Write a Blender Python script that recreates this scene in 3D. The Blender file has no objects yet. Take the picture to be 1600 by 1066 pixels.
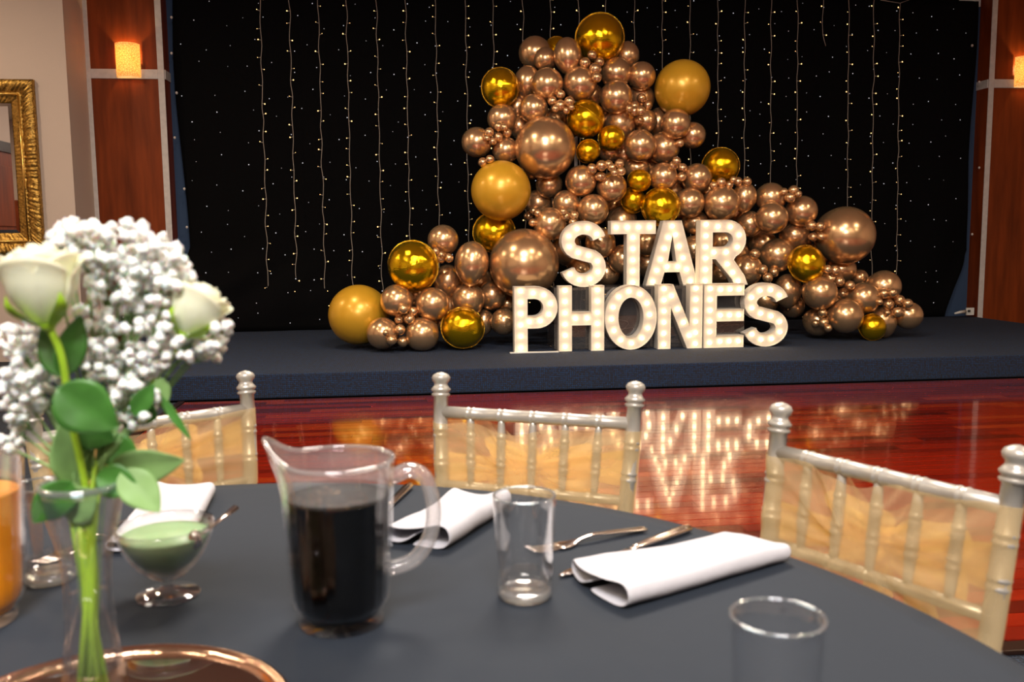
import bpy, bmesh, math, random
import numpy as np
from math import sin, cos, pi, radians, sqrt, atan2
from mathutils import Vector, Matrix, Quaternion, noise
random.seed(7)
sc = bpy.context.scene
COL = sc.collection
# ------------------------------------------------------------------ camera
FPX, HC = 1400.0, 1.18
PITCH, YAW, ROLL = radians(6.43), radians(6.5), radians(-0.54)
fw = Vector((sin(YAW)*cos(PITCH), cos(YAW)*cos(PITCH), -sin(PITCH)))
rt0 = Vector((cos(YAW), -sin(YAW), 0)); up0 = rt0.cross(fw)
rt = cos(ROLL)*rt0 + sin(ROLL)*up0; up = -sin(ROLL)*rt0 + cos(ROLL)*up0
CAM = Vector((0, 0, HC))
cam = bpy.data.cameras.new('camera'); co = bpy.data.objects.new('camera', cam); COL.objects.link(co)
m = Matrix((rt, up, -fw)).transposed().to_4x4(); m.translation = CAM; co.matrix_world = m
cam.sensor_width = 36; cam.lens = FPX/1600*36; cam.clip_start = .05; cam.clip_end = 60
cam.dof.use_dof = True; cam.dof.focus_distance = 7.6; cam.dof.aperture_fstop = 7.0
sc.camera = co
def ray(x, y): return fw + rt*((x-800)/FPX) + up*((533-y)/FPX)
def on_z(x, y, z): d = ray(x, y); return CAM + d*((z-HC)/d.z)
def on_y(x, y, Y): d = ray(x, y); return CAM + d*(Y/d.y)
def proj(p):
    q = Vector(p)-CAM; w = q.dot(fw); return 800+FPX*q.dot(rt)/w, 533-FPX*q.dot(up)/w
# ------------------------------------------------------------------ world, exposure, main lights
w = bpy.data.worlds.new('world'); sc.world = w; w.use_nodes = True
w.node_tree.nodes['Background'].inputs[0].default_value = (.55, .6, .7, 1); w.node_tree.nodes['Background'].inputs[1].default_value = .05
sc.view_settings.view_transform = 'Standard'; sc.view_settings.look = 'None'
sc.view_settings.exposure = 0.0; sc.view_settings.gamma = 1.0; sc.view_settings.use_curve_mapping = False
sc.cycles.max_bounces = 10; sc.cycles.transmission_bounces = 10; sc.cycles.transparent_max_bounces = 16
sc.cycles.glossy_bounces = 4; sc.cycles.diffuse_bounces = 3
sc.cycles.sample_clamp_indirect = 4.0; sc.cycles.caustics_refractive = False; sc.cycles.caustics_reflective = False
CEIL = 4.15
def area(name, loc, size, power, col, rot=(0, 0, 0), shape='DISK', sy=None):
    l = bpy.data.lights.new(name, 'AREA'); l.shape = shape; l.size = size; l.energy = power; l.color = col
    if sy: l.size_y = sy
    o = bpy.data.objects.new(name, l); o.location = loc; o.rotation_euler = rot; COL.objects.link(o); return o
area('ceiling_bounce_light', (-.2, -1.3, CEIL-.12), 1.7, 330, (1, .95, .93), (radians(28), 0, 0))
area('stage_fill_light', (.6, 3.6, CEIL-.12), 1.3, 190, (1, .9, .78))  # added soft fill under the ceiling to brighten the stage, no fixture there
DOWN = [(-4.2, -2), (-1.6, -2.6), (1.6, -2.6), (4.6, -2), (-3.6, 1.2), (3.4, 1.2), (6.2, 1.4), (-3.3, 4.4), (2.6, 4.9), (5.6, 4.6), (-4.9, 7.6), (-1.2, 6.6)]
for x, y in DOWN: area('downlight_glow', (x, y, CEIL-.06), .16, 48, (1, .80, .56))
# ------------------------------------------------------------------ materials
def nt(name):
    mt = bpy.data.materials.new(name); mt.use_nodes = True; t = mt.node_tree
    return mt, t, t.nodes['Principled BSDF']
def setp(b, **k):
    for a, v in k.items():
        b.inputs[a.replace('_', ' ')].default_value = v if not isinstance(v, tuple) or len(v) == 4 else (*v, 1)
def mat(name, col, rough=.5, metal=0, noise_amt=0, nscale=8, bump=0, bscale=40, stretch=None, **k):
    mt, t, b = nt(name); setp(b, Base_Color=col, Roughness=rough, Metallic=metal, **k)
    tc = t.nodes.new('ShaderNodeTexCoord'); src = tc.outputs['Object']
    if stretch:
        mp = t.nodes.new('ShaderNodeMapping'); mp.inputs['Scale'].default_value = stretch; t.links.new(src, mp.inputs[0]); src = mp.outputs[0]
    if noise_amt:
        n = t.nodes.new('ShaderNodeTexNoise'); n.inputs['Scale'].default_value = nscale; n.inputs['Detail'].default_value = 6
        t.links.new(src, n.inputs[0])
        r = t.nodes.new('ShaderNodeValToRGB'); c = col
        r.color_ramp.elements[0].position = .3; r.color_ramp.elements[1].position = .7
        r.color_ramp.elements[0].color = (*[x*(1-noise_amt) for x in c[:3]], 1); r.color_ramp.elements[1].color = (*[min(1, x*(1+noise_amt)) for x in c[:3]], 1)
        t.links.new(n.outputs[0], r.inputs[0]); t.links.new(r.outputs[0], b.inputs['Base Color'])
    if bump:
        n2 = t.nodes.new('ShaderNodeTexNoise'); n2.inputs['Scale'].default_value = bscale; n2.inputs['Detail'].default_value = 4
        t.links.new(src, n2.inputs[0]); bp = t.nodes.new('ShaderNodeBump'); bp.inputs['Strength'].default_value = bump; bp.inputs['Distance'].default_value = .01
        t.links.new(n2.outputs[0], bp.inputs['Height']); t.links.new(bp.outputs[0], b.inputs['Normal'])
    return mt
def emit(name, col, s, sample=True):
    mt, t, b = nt(name); setp(b, Base_Color=col, Roughness=.4); b.inputs['Emission Color'].default_value = (*col, 1); b.inputs['Emission Strength'].default_value = s
    if not sample: mt.cycles.emission_sampling = 'NONE'
    return mt
def glass(name, col=(1, 1, 1), rough=0, ior=1.45):
    mt, t, b = nt(name); setp(b, Base_Color=col, Roughness=rough, IOR=ior); b.inputs['Transmission Weight'].default_value = 1
    return mt
def thin(name, f0, f1, pw, milky, tint=(1, 1, 1), rough=.01):
    """thin-walled clear wall: straight-through transmission, facing-weighted gloss, a little milky scatter"""
    mt, t, b = nt(name); t.nodes.remove(b); out = t.nodes['Material Output']
    lw = t.nodes.new('ShaderNodeLayerWeight'); lw.inputs[0].default_value = .5
    p = t.nodes.new('ShaderNodeMath'); p.operation = 'POWER'; p.inputs[1].default_value = pw; t.links.new(lw.outputs['Facing'], p.inputs[0])
    mr = t.nodes.new('ShaderNodeMapRange'); mr.inputs[3].default_value = f0; mr.inputs[4].default_value = f1; t.links.new(p.outputs[0], mr.inputs[0])
    tr = t.nodes.new('ShaderNodeBsdfTransparent'); tr.inputs[0].default_value = (*tint, 1)
    gl = t.nodes.new('ShaderNodeBsdfGlossy'); gl.inputs[0].default_value = (1, 1, 1, 1); gl.inputs['Roughness'].default_value = rough
    m1 = t.nodes.new('ShaderNodeMixShader'); t.links.new(mr.outputs[0], m1.inputs[0]); t.links.new(tr.outputs[0], m1.inputs[1]); t.links.new(gl.outputs[0], m1.inputs[2])
    if milky:
        d = t.nodes.new('ShaderNodeBsdfTranslucent'); d.inputs[0].default_value = (.9, .9, .92, 1); d2 = t.nodes.new('ShaderNodeBsdfDiffuse'); d2.inputs[0].default_value = (.85, .85, .88, 1)
        m0 = t.nodes.new('ShaderNodeMixShader'); t.links.new(d.outputs[0], m0.inputs[1]); t.links.new(d2.outputs[0], m0.inputs[2])
        m2 = t.nodes.new('ShaderNodeMixShader'); m2.inputs[0].default_value = milky; t.links.new(m1.outputs[0], m2.inputs[1]); t.links.new(m0.outputs[0], m2.inputs[2]); m1 = m2
    t.links.new(m1.outputs[0], out.inputs[0]); return mt
M = {}
M['wall'] = mat('cream_wall_paint', (.62, .50, .43), .7, bump=.08, bscale=90)
M['ceiling'] = mat('ceiling_paint', (.62, .57, .5), .8)
M['wood'] = mat('mahogany_panel', (.20, .036, .006), .42, noise_amt=.35, nscale=2.2, stretch=(5, 5, .55), Specular_IOR_Level=.2)
M['strip'] = mat('brushed_strip', (.62, .58, .57), .5, noise_amt=.08, nscale=20)
M['blue'] = mat('blue_fabric_wall', (.035, .07, .15), .85, bump=.1, bscale=200)
M['velvet'] = mat('black_velvet', (.0014, .0014, .002), .9, bump=.25, bscale=14, Specular_IOR_Level=.12)
M['chrome'] = mat('rose_gold_chrome_latex', (.80, .51, .275), .25, .84, noise_amt=.05, nscale=3)
M['foil'] = mat('gold_foil', (.98, .62, .012), .10, .93, bump=.2, bscale=16)
M['seam'] = mat('foil_seam', (.9, .58, .06), .15, 1, bump=.6, bscale=90)
M['pearl'] = mat('pearl_gold_latex', (.80, .43, .03), .33, .30, noise_amt=.03, nscale=3, Coat_Weight=.3, Coat_Roughness=.2)
M['navycloth'] = mat('navy_tablecloth', (.0100, .0172, .030), .8, bump=.12, bscale=9, noise_amt=.08, nscale=3)
M['silver'] = mat('champagne_paint', (.50, .475, .43), .36, .45, noise_amt=.06, nscale=30)
M['napkin'] = mat('white_linen', (.60, .595, .645), .85, bump=.12, bscale=60)
M['steel'] = mat('cutlery_steel', (.75, .66, .62), .16, 1)
M['rosegold'] = mat('rose_gold_rim', (.85, .55, .40), .18, 1, bump=.15, bscale=60)
M['mirror'] = mat('mirror_silver', (.86, .84, .84), .015, 1)
M['goldframe'] = mat('antique_gold', (.42, .24, .055), .34, .9, noise_amt=.55, nscale=45, bump=.5, bscale=60)
M['goldbright'] = mat('bright_gold_bead', (.9, .58, .16), .25, 1)
M['green'] = mat('leaf_green', (.045, .17, .022), .45, noise_amt=.3, nscale=30)
M['palegreen'] = mat('pale_leaf', (.19, .34, .11), .5, noise_amt=.2, nscale=30)
M['stem'] = mat('stem_green', (.34, .58, .03), .45, noise_amt=.2, nscale=40)
M['petal'] = mat('cream_petal', (.86, .86, .62), .55, noise_amt=.08, nscale=18, Subsurface_Weight=.15)
M['floret'] = mat('white_floret', (.90, .90, .88), .9, Specular_IOR_Level=.08, Subsurface_Weight=.3, Subsurface_Scale=.01)
M['mint'] = mat('mint_cream', (.42, .66, .36), .4, noise_amt=.04, nscale=30, Subsurface_Weight=.1)
M['juice'] = mat('orange_juice', (.95, .33, .008), .35, Subsurface_Weight=.1)
M['glass'] = thin('clear_glass', .075, .95, 2.2, .0); M['acrylic'] = thin('acrylic_sheet', .10, .6, 2.5, .05, (.8, .78, .78)); M['thick'] = thin('thick_glass_base', .15, .8, 1.6, .28, (.9, .9, .85), .08); M['frost'] = thin('scuffed_sheen_plastic', .12, .9, 1.6, .20, (1, .98, .98), .08)  # frost: milky white covers both scuffing and painted-in whitish reflections
M['plastic'] = thin('clear_pitcher_plastic', .018, .8, 3.2, .0, (1, 1, 1), .03)
M['collar'] = thin('cloudy_sheen_plastic', .06, .6, 2, .2, (1, .98, .98), .1); M['bluerim'] = thin('thick_vase_glass', .22, .8, 1.5, .14, (.72, .84, .9), .05)
M['water'] = thin('water', .02, .4, 4, 0)
M['white'] = mat('white_plastic', (.8, .8, .78), .4); M['blackplastic'] = mat('black_plastic', (.01, .01, .01), .4)
M['letter'] = mat('white_letter_enamel', (.70, .66, .60), .5)
M['lbulb'] = emit('warm_bulb', (1, .71, .39), 11)
M['fairy'] = emit('fairy_bulb', (1, .62, .22), 3.2, False); M['wire'] = mat('clear_wire', (.42, .36, .31), .35)
M['stud'] = emit('stud_sparkle_glow', (.9, .9, 1.0), .55, False)  # studs are no lamps; their sparkle is put in as a faint glow
M['lampglow'] = emit('downlight_lens', (1, .84, .62), 14, False); M['fillglow'] = emit('fill_glow', (1, .93, .85), 3, False)
M['sconcebulb'] = emit('sconce_bulb', (1, .70, .30), 330)
M['yellowwall'] = mat('ochre_paint', (.45, .27, .05), .7); M['trimdark'] = mat('dark_trim', (.02, .008, .005), .3)
# cola
mt, t, b = nt('cola'); setp(b, Base_Color=(.9, .6, .3), Roughness=.02, IOR=1.34); b.inputs['Transmission Weight'].default_value = 1
va = t.nodes.new('ShaderNodeVolumeAbsorption'); va.inputs['Color'].default_value = (.82, .32, .05, 1); va.inputs['Density'].default_value = 420
t.links.new(va.outputs[0], t.nodes['Material Output'].inputs['Volume']); M['cola'] = mt
# carpet: woven navy with fine blue flecks
def carpet(name, base, fleck, k=520, thr=.35):
    mt, t, b = nt(name); setp(b, Roughness=.95)
    tc = t.nodes.new('ShaderNodeTexCoord'); sx = t.nodes.new('ShaderNodeSeparateXYZ'); t.links.new(tc.outputs['Object'], sx.inputs[0])
    def sn(out):
        a = t.nodes.new('ShaderNodeMath'); a.operation = 'MULTIPLY'; a.inputs[1].default_value = k; t.links.new(out, a.inputs[0])
        s = t.nodes.new('ShaderNodeMath'); s.operation = 'SINE'; t.links.new(a.outputs[0], s.inputs[0]); return s.outputs[0]
    ad = t.nodes.new('ShaderNodeMath'); ad.operation = 'ADD'; t.links.new(sx.outputs['Y'], ad.inputs[0]); t.links.new(sx.outputs['Z'], ad.inputs[1])
    p = t.nodes.new('ShaderNodeMath'); p.operation = 'MAXIMUM'; t.links.new(sn(sx.outputs['X']), p.inputs[0]); t.links.new(sn(ad.outputs[0]), p.inputs[1])
    n = t.nodes.new('ShaderNodeTexNoise'); n.inputs['Scale'].default_value = 60; t.links.new(tc.outputs['Object'], n.inputs[0])
    q = t.nodes.new('ShaderNodeMath'); q.operation = 'MULTIPLY'; t.links.new(p.outputs[0], q.inputs[0]); t.links.new(n.outputs[0], q.inputs[1])
    r = t.nodes.new('ShaderNodeValToRGB'); r.color_ramp.elements[0].position = thr; r.color_ramp.elements[0].color = (*base, 1)
    r.color_ramp.elements[1].position = thr+.2; r.color_ramp.elements[1].color = (*fleck, 1)
    t.links.new(q.outputs[0], r.inputs[0]); t.links.new(r.outputs[0], b.inputs['Base Color'])
    bp = t.nodes.new('ShaderNodeBump'); bp.inputs['Strength'].default_value = .5; bp.inputs['Distance'].default_value = .004
    t.links.new(q.outputs[0], bp.inputs['Height']); t.links.new(bp.outputs[0], b.inputs['Normal']); return mt
M['carpet'] = carpet('stage_carpet', (.010, .014, .028), (.008, .045, .135), 420)
M['carpet2'] = carpet('floor_carpet', (.006, .008, .014), (.03, .05, .09), 520)
# glossy floorboards in three reds
for i, c in enumerate([(.25, .013, .003), (.17, .009, .003), (.33, .032, .005), (.10, .007, .003)]):
    M['plank%d' % i] = mat('red_floorboard', c, .22, noise_amt=.25, nscale=6, stretch=(1.2, 16, 16), bump=.05, bscale=25, Coat_Weight=1.0, Coat_Roughness=.07, Coat_IOR=1.7)
# organza
def organza(name, col, cover):
    mt, t, b = nt(name); t.nodes.remove(b); out = t.nodes['Material Output']
    d = t.nodes.new('ShaderNodeBsdfDiffuse'); d.inputs[0].default_value = (*col, 1)
    tl = t.nodes.new('ShaderNodeBsdfTranslucent'); tl.inputs[0].default_value = (*col, 1)
    tr = t.nodes.new('ShaderNodeBsdfTransparent'); tr.inputs[0].default_value = (1, .93, .78, 1)
    m1 = t.nodes.new('ShaderNodeMixShader'); m1.inputs[0].default_value = .4; t.links.new(d.outputs[0], m1.inputs[1]); t.links.new(tl.outputs[0], m1.inputs[2])
    m2 = t.nodes.new('ShaderNodeMixShader')
    lw = t.nodes.new('ShaderNodeLayerWeight'); lw.inputs[0].default_value = .35
    mr = t.nodes.new('ShaderNodeMapRange'); mr.inputs[3].default_value = cover; mr.inputs[4].default_value = min(1, cover+.5)
    t.links.new(lw.outputs['Facing'], mr.inputs[0]); t.links.new(mr.outputs[0], m2.inputs[0])
    t.links.new(tr.outputs[0], m2.inputs[1]); t.links.new(m1.outputs[0], m2.inputs[2]); t.links.new(m2.outputs[0], out.inputs[0]); return mt
M['organza'] = organza('gold_organza', (1, .78, .46), .27); M['organza2'] = organza('gold_organza_bow', (1, .76, .28), .72)
# sconce shade: crackled amber mica glass
mt, t, b = nt('amber_mica_shade'); setp(b, Base_Color=(1, .6, .22), Roughness=.5); b.inputs['Transmission Weight'].default_value = 0
n = t.nodes.new('ShaderNodeTexVoronoi'); n.feature = 'DISTANCE_TO_EDGE'; n.inputs['Scale'].default_value = 45
tc = t.nodes.new('ShaderNodeTexCoord'); t.links.new(tc.outputs['Object'], n.inputs['Vector'])
r = t.nodes.new('ShaderNodeValToRGB'); r.color_ramp.elements[0].color = (.8, .33, .04, 1); r.color_ramp.elements[1].color = (1, .70, .24, 1); r.color_ramp.elements[1].position = .12
t.links.new(n.outputs[0], r.inputs[0]); tl = t.nodes.new('ShaderNodeBsdfTranslucent'); t.links.new(r.outputs[0], tl.inputs[0]); t.links.new(r.outputs[0], b.inputs['Base Color'])
t.links.new(r.outputs[0], b.inputs['Emission Color']); b.inputs['Emission Strength'].default_value = .95
mx = t.nodes.new('ShaderNodeMixShader'); mx.inputs[0].default_value = .6; t.links.new(b.outputs[0], mx.inputs[1]); t.links.new(tl.outputs[0], mx.inputs[2]); t.links.new(mx.outputs[0], t.nodes['Material Output'].inputs[0]); M['shade'] = mt
# ------------------------------------------------------------------ helpers
class MB:
    def __init__(s): s.v = []; s.f = []; s.mi = []
    def add(s, vs, fs, mi=0):
        o = len(s.v); s.v += [tuple(v) for v in vs]; s.f += [tuple(i+o for i in f) for f in fs]; s.mi += [mi]*len(fs); return s
    def box(s, a, b, mi=0, mtx=None):
        x0, y0, z0 = a; x1, y1, z1 = b
        vs = [Vector(p) for p in ((x0, y0, z0), (x1, y0, z0), (x1, y1, z0), (x0, y1, z0), (x0, y0, z1), (x1, y0, z1), (x1, y1, z1), (x0, y1, z1))]
        if mtx: vs = [mtx @ v for v in vs]
        return s.add(vs, [(0, 3, 2, 1), (4, 5, 6, 7), (0, 1, 5, 4), (1, 2, 6, 5), (2, 3, 7, 6), (3, 0, 4, 7)], mi)
    def tube(s, pts, rad, n=10, mi=0, sx=1.0, cap=True, hint=None):
        pts = [Vector(p) for p in pts]; rr = rad if isinstance(rad, (list, tuple)) else [rad]*len(pts)
        prev = None; vs = []
        for i, p in enumerate(pts):
            d = (pts[min(i+1, len(pts)-1)]-pts[max(i-1, 0)])
            d = d.normalized() if d.length > 1e-9 else Vector((0, 0, 1))
            if prev is None:
                h = Vector(hint) if hint else (Vector((1, 0, 0)) if abs(d.x) < .9 else Vector((0, 1, 0))); a = (h-d*h.dot(d)).normalized()
            else: a = (prev-d*prev.dot(d)).normalized()
            prev = a; b_ = d.cross(a)
            for k in range(n): t_ = 2*pi*k/n; vs.append(p+a*(cos(t_)*rr[i]*sx)+b_*(sin(t_)*rr[i]))
        L = len(pts); fs = [(i*n+k, i*n+(k+1) % n, (i+1)*n+(k+1) % n, (i+1)*n+k) for i in range(L-1) for k in range(n)]
        if cap: fs += [tuple(range(n))[::-1], tuple((L-1)*n+k for k in range(n))]
        return s.add(vs, fs, mi)
    def lathe(s, prof, n=32, c=(0, 0, 0), mi=0, fn=None, closed=False):
        vs = []
        for r_, z_ in prof:
            for k in range(n):
                a = 2*pi*k/n; rr, zz = (r_, z_) if fn is None else fn(r_, z_, a)
                vs.append((c[0]+rr*cos(a), c[1]+rr*sin(a), c[2]+zz))
        L = len(prof); fs = [(i*n+k, i*n+(k+1) % n, ((i+1) % L)*n+(k+1) % n, ((i+1) % L)*n+k) for i in range(L if closed else L-1) for k in range(n)]
        return s.add(vs, fs, mi)
    def grid(s, fn, nu, nv, mi=0):
        vs = [fn(i/nu, j/nv) for j in range(nv+1) for i in range(nu+1)]
        return s.add(vs, [(j*(nu+1)+i, j*(nu+1)+i+1, (j+1)*(nu+1)+i+1, (j+1)*(nu+1)+i) for j in range(nv) for i in range(nu)], mi)
    def mesh(s, name, mats, smooth=True):
        me = bpy.data.meshes.new(name); me.from_pydata(s.v, [], s.f)
        if not isinstance(mats, (list, tuple)): mats = [mats]
        for q in mats: me.materials.append(q)
        if len(mats) > 1: me.polygons.foreach_set('material_index', s.mi)
        me.polygons.foreach_set('use_smooth', [smooth]*len(me.polygons)); me.update()
        bm = bmesh.new(); bm.from_mesh(me); bmesh.ops.recalc_face_normals(bm, faces=bm.faces); bm.to_mesh(me); bm.free(); return me
    def build(s, name, mats, parent=None, smooth=True, sharp=None, loc=None):
        me = s.mesh(name, mats, smooth)
        if sharp: me.set_sharp_from_angle(angle=radians(sharp))
        return link(name, me, parent, loc)
def link(name, me, parent=None, loc=None):
    o = bpy.data.objects.new(name, me); COL.objects.link(o)
    if parent: o.parent = parent
    if loc: o.location = loc
    return o
def tag(o, label, cat, group=None):
    o['label'] = label; o['category'] = cat
    if group: o['group'] = group
    return o
def thing(name, label, cat, loc=(0, 0, 0), rz=0, group=None):
    o = bpy.data.objects.new(name, None); COL.objects.link(o); o.location = loc; o.rotation_euler = (0, 0, rz); o.empty_display_size = .1
    return tag(o, label, cat, group)
def struct(o): o['kind'] = 'structure'; return o
def stuff(o): o['kind'] = 'stuff'; return o
def solid(o, t, off=0):
    md = o.modifiers.new('thickness', 'SOLIDIFY'); md.thickness = t; md.offset = off; return o
def subsurf(o, n=1):
    md = o.modifiers.new('smooth', 'SUBSURF'); md.levels = n; md.render_levels = n; return o
def bevel(o, w_, n=2):
    md = o.modifiers.new('bevel', 'BEVEL'); md.width = w_; md.segments = n; md.limit_method = 'ANGLE'; return o
def cat_rom(P, n=6):
    P = [Vector(p) for p in P]; Q = [2*P[0]-P[1]]+P+[2*P[-1]-P[-2]]; out = []
    for i in range(1, len(Q)-2):
        for k in range(n):
            t_ = k/n; a, b_, c, d = Q[i-1], Q[i], Q[i+1], Q[i+2]
            out.append(.5*((2*b_)+(c-a)*t_+(2*a-5*b_+4*c-d)*t_*t_+(-a+3*b_-3*c+d)*t_**3))
    out.append(P[-1]); return out
def sm(x): x = max(0, min(1, x)); return x*x*(3-2*x)
# ------------------------------------------------------------------ room shell
SZ, SY0, SX0, SX1 = .19, 6.88, -2.95, 6.90      # stage top, front edge, sides
XL, XR, YB, YF = -6.0, 9.0, 10.42, -5.0
def boxo(name, a, b, m_, parent=None, bev=0, smooth=False):
    o = MB().box(a, b).build(name, m_, parent, smooth=smooth)
    if bev: bevel(o, bev)
    return o
struct(boxo('floor', (XL, YF, -.25), (XR, YB+.2, -.012), M['carpet2']))
struct(boxo('ceiling', (XL, YF, CEIL), (XR, YB+.2, CEIL+.1), M['ceiling']))
struct(boxo('wall_back', (-3.4, YB, -.1), (XR, YB+.15, CEIL), M['blue']))
struct(boxo('wall_left', (XL-.15, YF, -.1), (XL, YB, CEIL), M['wall']))
struct(boxo('wall_right', (XR, YF, -.1), (XR+.15, YB, CEIL), M['wall']))
struct(boxo('wall_front', (XL, YF-.15, -.1), (XR, YF, CEIL), M['wall']))
MX = -3.345
struct(boxo('wall_side', (XL, 9.62, -.01), (MX, YB+.1, CEIL), M['wall']))
# door and ochre panel on the wall behind the camera (seen in the gilt mirror)
for i, x in enumerate((-5.2, -3.9)):
    d = struct(boxo('door_%d' % (i+1), (x, YF, -.01), (x+1.0, YF+.06, 2.25), M['wood']))
    for z in (.25, 1.3): boxo('door_panel', (x+.15, YF+.06, z), (x+.85, YF+.08, z+.8), M['wood'], d, .01)
struct(boxo('trim_1', (-4.15, YF, -.01), (-3.93, YF+.05, 2.4), M['yellowwall']))
d = struct(boxo('door_3', (XL, 4.36, -.01), (XL+.06, 5.7, 2.55), M['wood']))
for z in (.25, 1.45): boxo('door_panel', (XL+.06, 4.5, z), (XL+.08, 5.55, z+.9), M['wood'], d, .01)
struct(boxo('trim_5', (XL, 4.36, 2.55), (XL+.09, 5.8, 2.70), M['trimdark']))
struct(boxo('trim_6', (XL, 4.08, -.01), (XL+.09, 4.36, 2.62), M['yellowwall']))
# pilasters with silver strips
def pilaster(n, x0, x1, zc, ret_right, y0=10.2, zb=0.0):
    p = struct(boxo('trim_%d' % n, (x0, y0, -.01), (x1, YB, CEIL), M['wood']))
    s_ = .066; t_ = .012
    for a in (x0, x1-s_): boxo('metal_strip', (a, y0-t_, 0.0), (a+s_, y0, CEIL), M['strip'], p, .003)
    boxo('metal_strip', (x0+s_, y0-t_, zc-.05), (x1-s_, y0, zc+.05), M['strip'], p, .003)
    xs = x1 if ret_right else x0; d = t_ if ret_right else -t_
    boxo('metal_strip', (min(xs, xs+d), y0+.0, zc-.05), (max(xs, xs+d), YB, zc+.05), M['strip'], p, .003)
    return p
pilaster(2, -3.368, -2.552, 2.975, True)
pilaster(3, 6.888, 8.2, 2.975, False)
struct(boxo('trim_4', (6.4, YB-.04, 3.9), (6.86, YB, CEIL), M['white']))
# stage
stage = struct(boxo('floor_stage', (SX0, SY0, 0), (SX1, YB, SZ), M['carpet'])); bevel(stage, .012, 3)
# dance floor of boards
DX0, DX1, DY0, DY1 = -1.7, 8.6, 2.28, 6.86
danc = struct(boxo('floor_dance', (DX0, DY0, -.012), (DX1, DY1, -.004), M['trimdark']))
BW = .088; rows = int((DY1-DY0-.06)/BW); cand = []; rnd = random.Random(3)
for r_ in range(rows):
    y = DY0+.05+r_*BW; x = DX0+.02-rnd.random()*.5
    while x < DX1:
        L = rnd.uniform(.45, 1.25); x0_, x1_ = max(x, DX0+.02), min(x+L, DX1-.02); x += L
        if x1_-x0_ < .05: continue
        p0 = proj(((x0_+x1_)/2, y+BW/2, 0)); vis = -120 < p0[0] < 1720 and p0[1] < 1080
        d2 = (((x0_+x1_)/2+.3)**2+(y-.69)**2)**.5
        cand.append((y if vis and d2 > 1.0 else 99, x0_, x1_, y))
cand.sort(); big = [c for c in cand if c[0] < 50][:290]; rest = [c for c in cand if c not in big]
pm = [M['plank%d' % i] for i in range(4)]; shared = {}
def tilt(): return Matrix.Rotation(radians(rnd.uniform(-.14, .14)), 4, 'X') @ Matrix.Rotation(radians(rnd.uniform(-.03, .03)), 4, 'Y')
for _, x0_, x1_, y in big:
    key = (round((x1_-x0_)*10)/10, rnd.choice((0, 0, 0, 1, 1, 2, 3)))
    if key not in shared:
        me = MB().box((-.5, -.5*BW+.0019, -.006), (.5, .5*BW-.0019, 0)).mesh('floorboard', pm[key[1]], False); shared[key] = me
    o = link('floorboard', shared[key], danc); L = x1_-x0_
    o.matrix_world = Matrix.Translation(((x0_+x1_)/2, y+BW/2, 0)) @ tilt() @ Matrix.Diagonal((L-.002, 1, 1, 1))
mb = MB()
for _, x0_, x1_, y in rest:
    mb.box((-.5*(x1_-x0_)+.001, -.5*BW+.0019, -.006), (.5*(x1_-x0_)-.001, .5*BW-.0019, 0), rnd.choice((0, 0, 0, 1, 1, 2, 3)), Matrix.Translation(((x0_+x1_)/2, y+BW/2, 0)) @ tilt())
o = stuff(mb.build('floorboards', pm, danc, smooth=False))
boxo('edge_strip', (DX0, DY0-.02, -.012), (DX1, DY0+.04, .004), M['trimdark'], danc, .004)
boxo('edge_strip', (DX0-.04, DY0-.02, -.012), (DX0+.01, DY1, .004), M['trimdark'], danc, .004)
# ------------------------------------------------------------------ ceiling fittings
for i, (x, y) in enumerate(DOWN):
    t_ = thing('downlight', 'round recessed ceiling downlight above the hall, outside the picture', 'light', (x, y, CEIL), 0, 'recessed ceiling downlights')
    MB().lathe([(.085, -.002), (.11, -.012), (.115, 0), (.085, 0)], 24, closed=True).build('trim_ring', M['white'], t_)
    MB().lathe([(.001, -.001), (.085, -.001)], 24).build('lens', M['lampglow'], t_)
# ------------------------------------------------------------------ backdrop curtain
CY = 10.34
ytop = 3.95
def curtain(u, v):
    # u across, v down
    yb = CY
    xl = on_y(269, 0, CY).x+.035*sm((v-.15)/.4); xr = on_y(1527, 0, CY).x
    z = ytop-(ytop-SZ-.005)*v
    if z < 1.15: k = sm((1.15-z)/.75); xl -= .75*k; yb -= .30*k*(1-u)**6
    if z < .95: k = sm((.95-z)/.75); xr -= .24*k
    if z > 1.0: xr += .05*sin(z*2.2)*.5; xl += .03*sin(z*1.7)
    x = xl+(xr-xl)*u
    f = .018*sin(u*95+2*sin(v*2.3))+.010*sin(u*41+v*3)
    e = max(0, 1-abs(u-1)*9)+max(0, 1-u*6)*.6
    f += .03*e*sin((u*60+v*14)) * sm((v-.45)*3)
    f += .02*sm((v-.8)*5)*sin(u*30+v*40)
    return (x, yb+f*.8-.01, z)
cu = thing('backdrop_curtain', 'black velvet backdrop curtain dotted with tiny sparkling studs behind the balloons', 'curtain', (0, 0, 0))
c_ = MB().grid(curtain, 260, 60).build('cloth', M['velvet'], cu); solid(c_, .006)
mb = MB(); rnd = random.Random(11)
ico = [(0, 0, 1), (1, 0, 0), (0, 1, 0), (-1, 0, 0), (0, -1, 0), (0, 0, -1)]; icf = [(0, 1, 2), (0, 2, 3), (0, 3, 4), (0, 4, 1), (5, 2, 1), (5, 3, 2), (5, 4, 3), (5, 1, 4)]
for i in range(34):
    for j in range(15):
        u = (i+.5+rnd.uniform(-.3, .3)+.35*(j % 2))/34.5; v = (j+.5+rnd.uniform(-.32, .32))/15
        if u > .995: continue
        p = curtain(u, v); s_ = rnd.uniform(.0035, .0075)
        mb.add([(p[0]+a*s_, p[1]-.012+b_*s_, p[2]+c*s_) for a, b_, c in ico], icf)
stuff(mb.build('sparkling_studs', M['stud'], cu))
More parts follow.
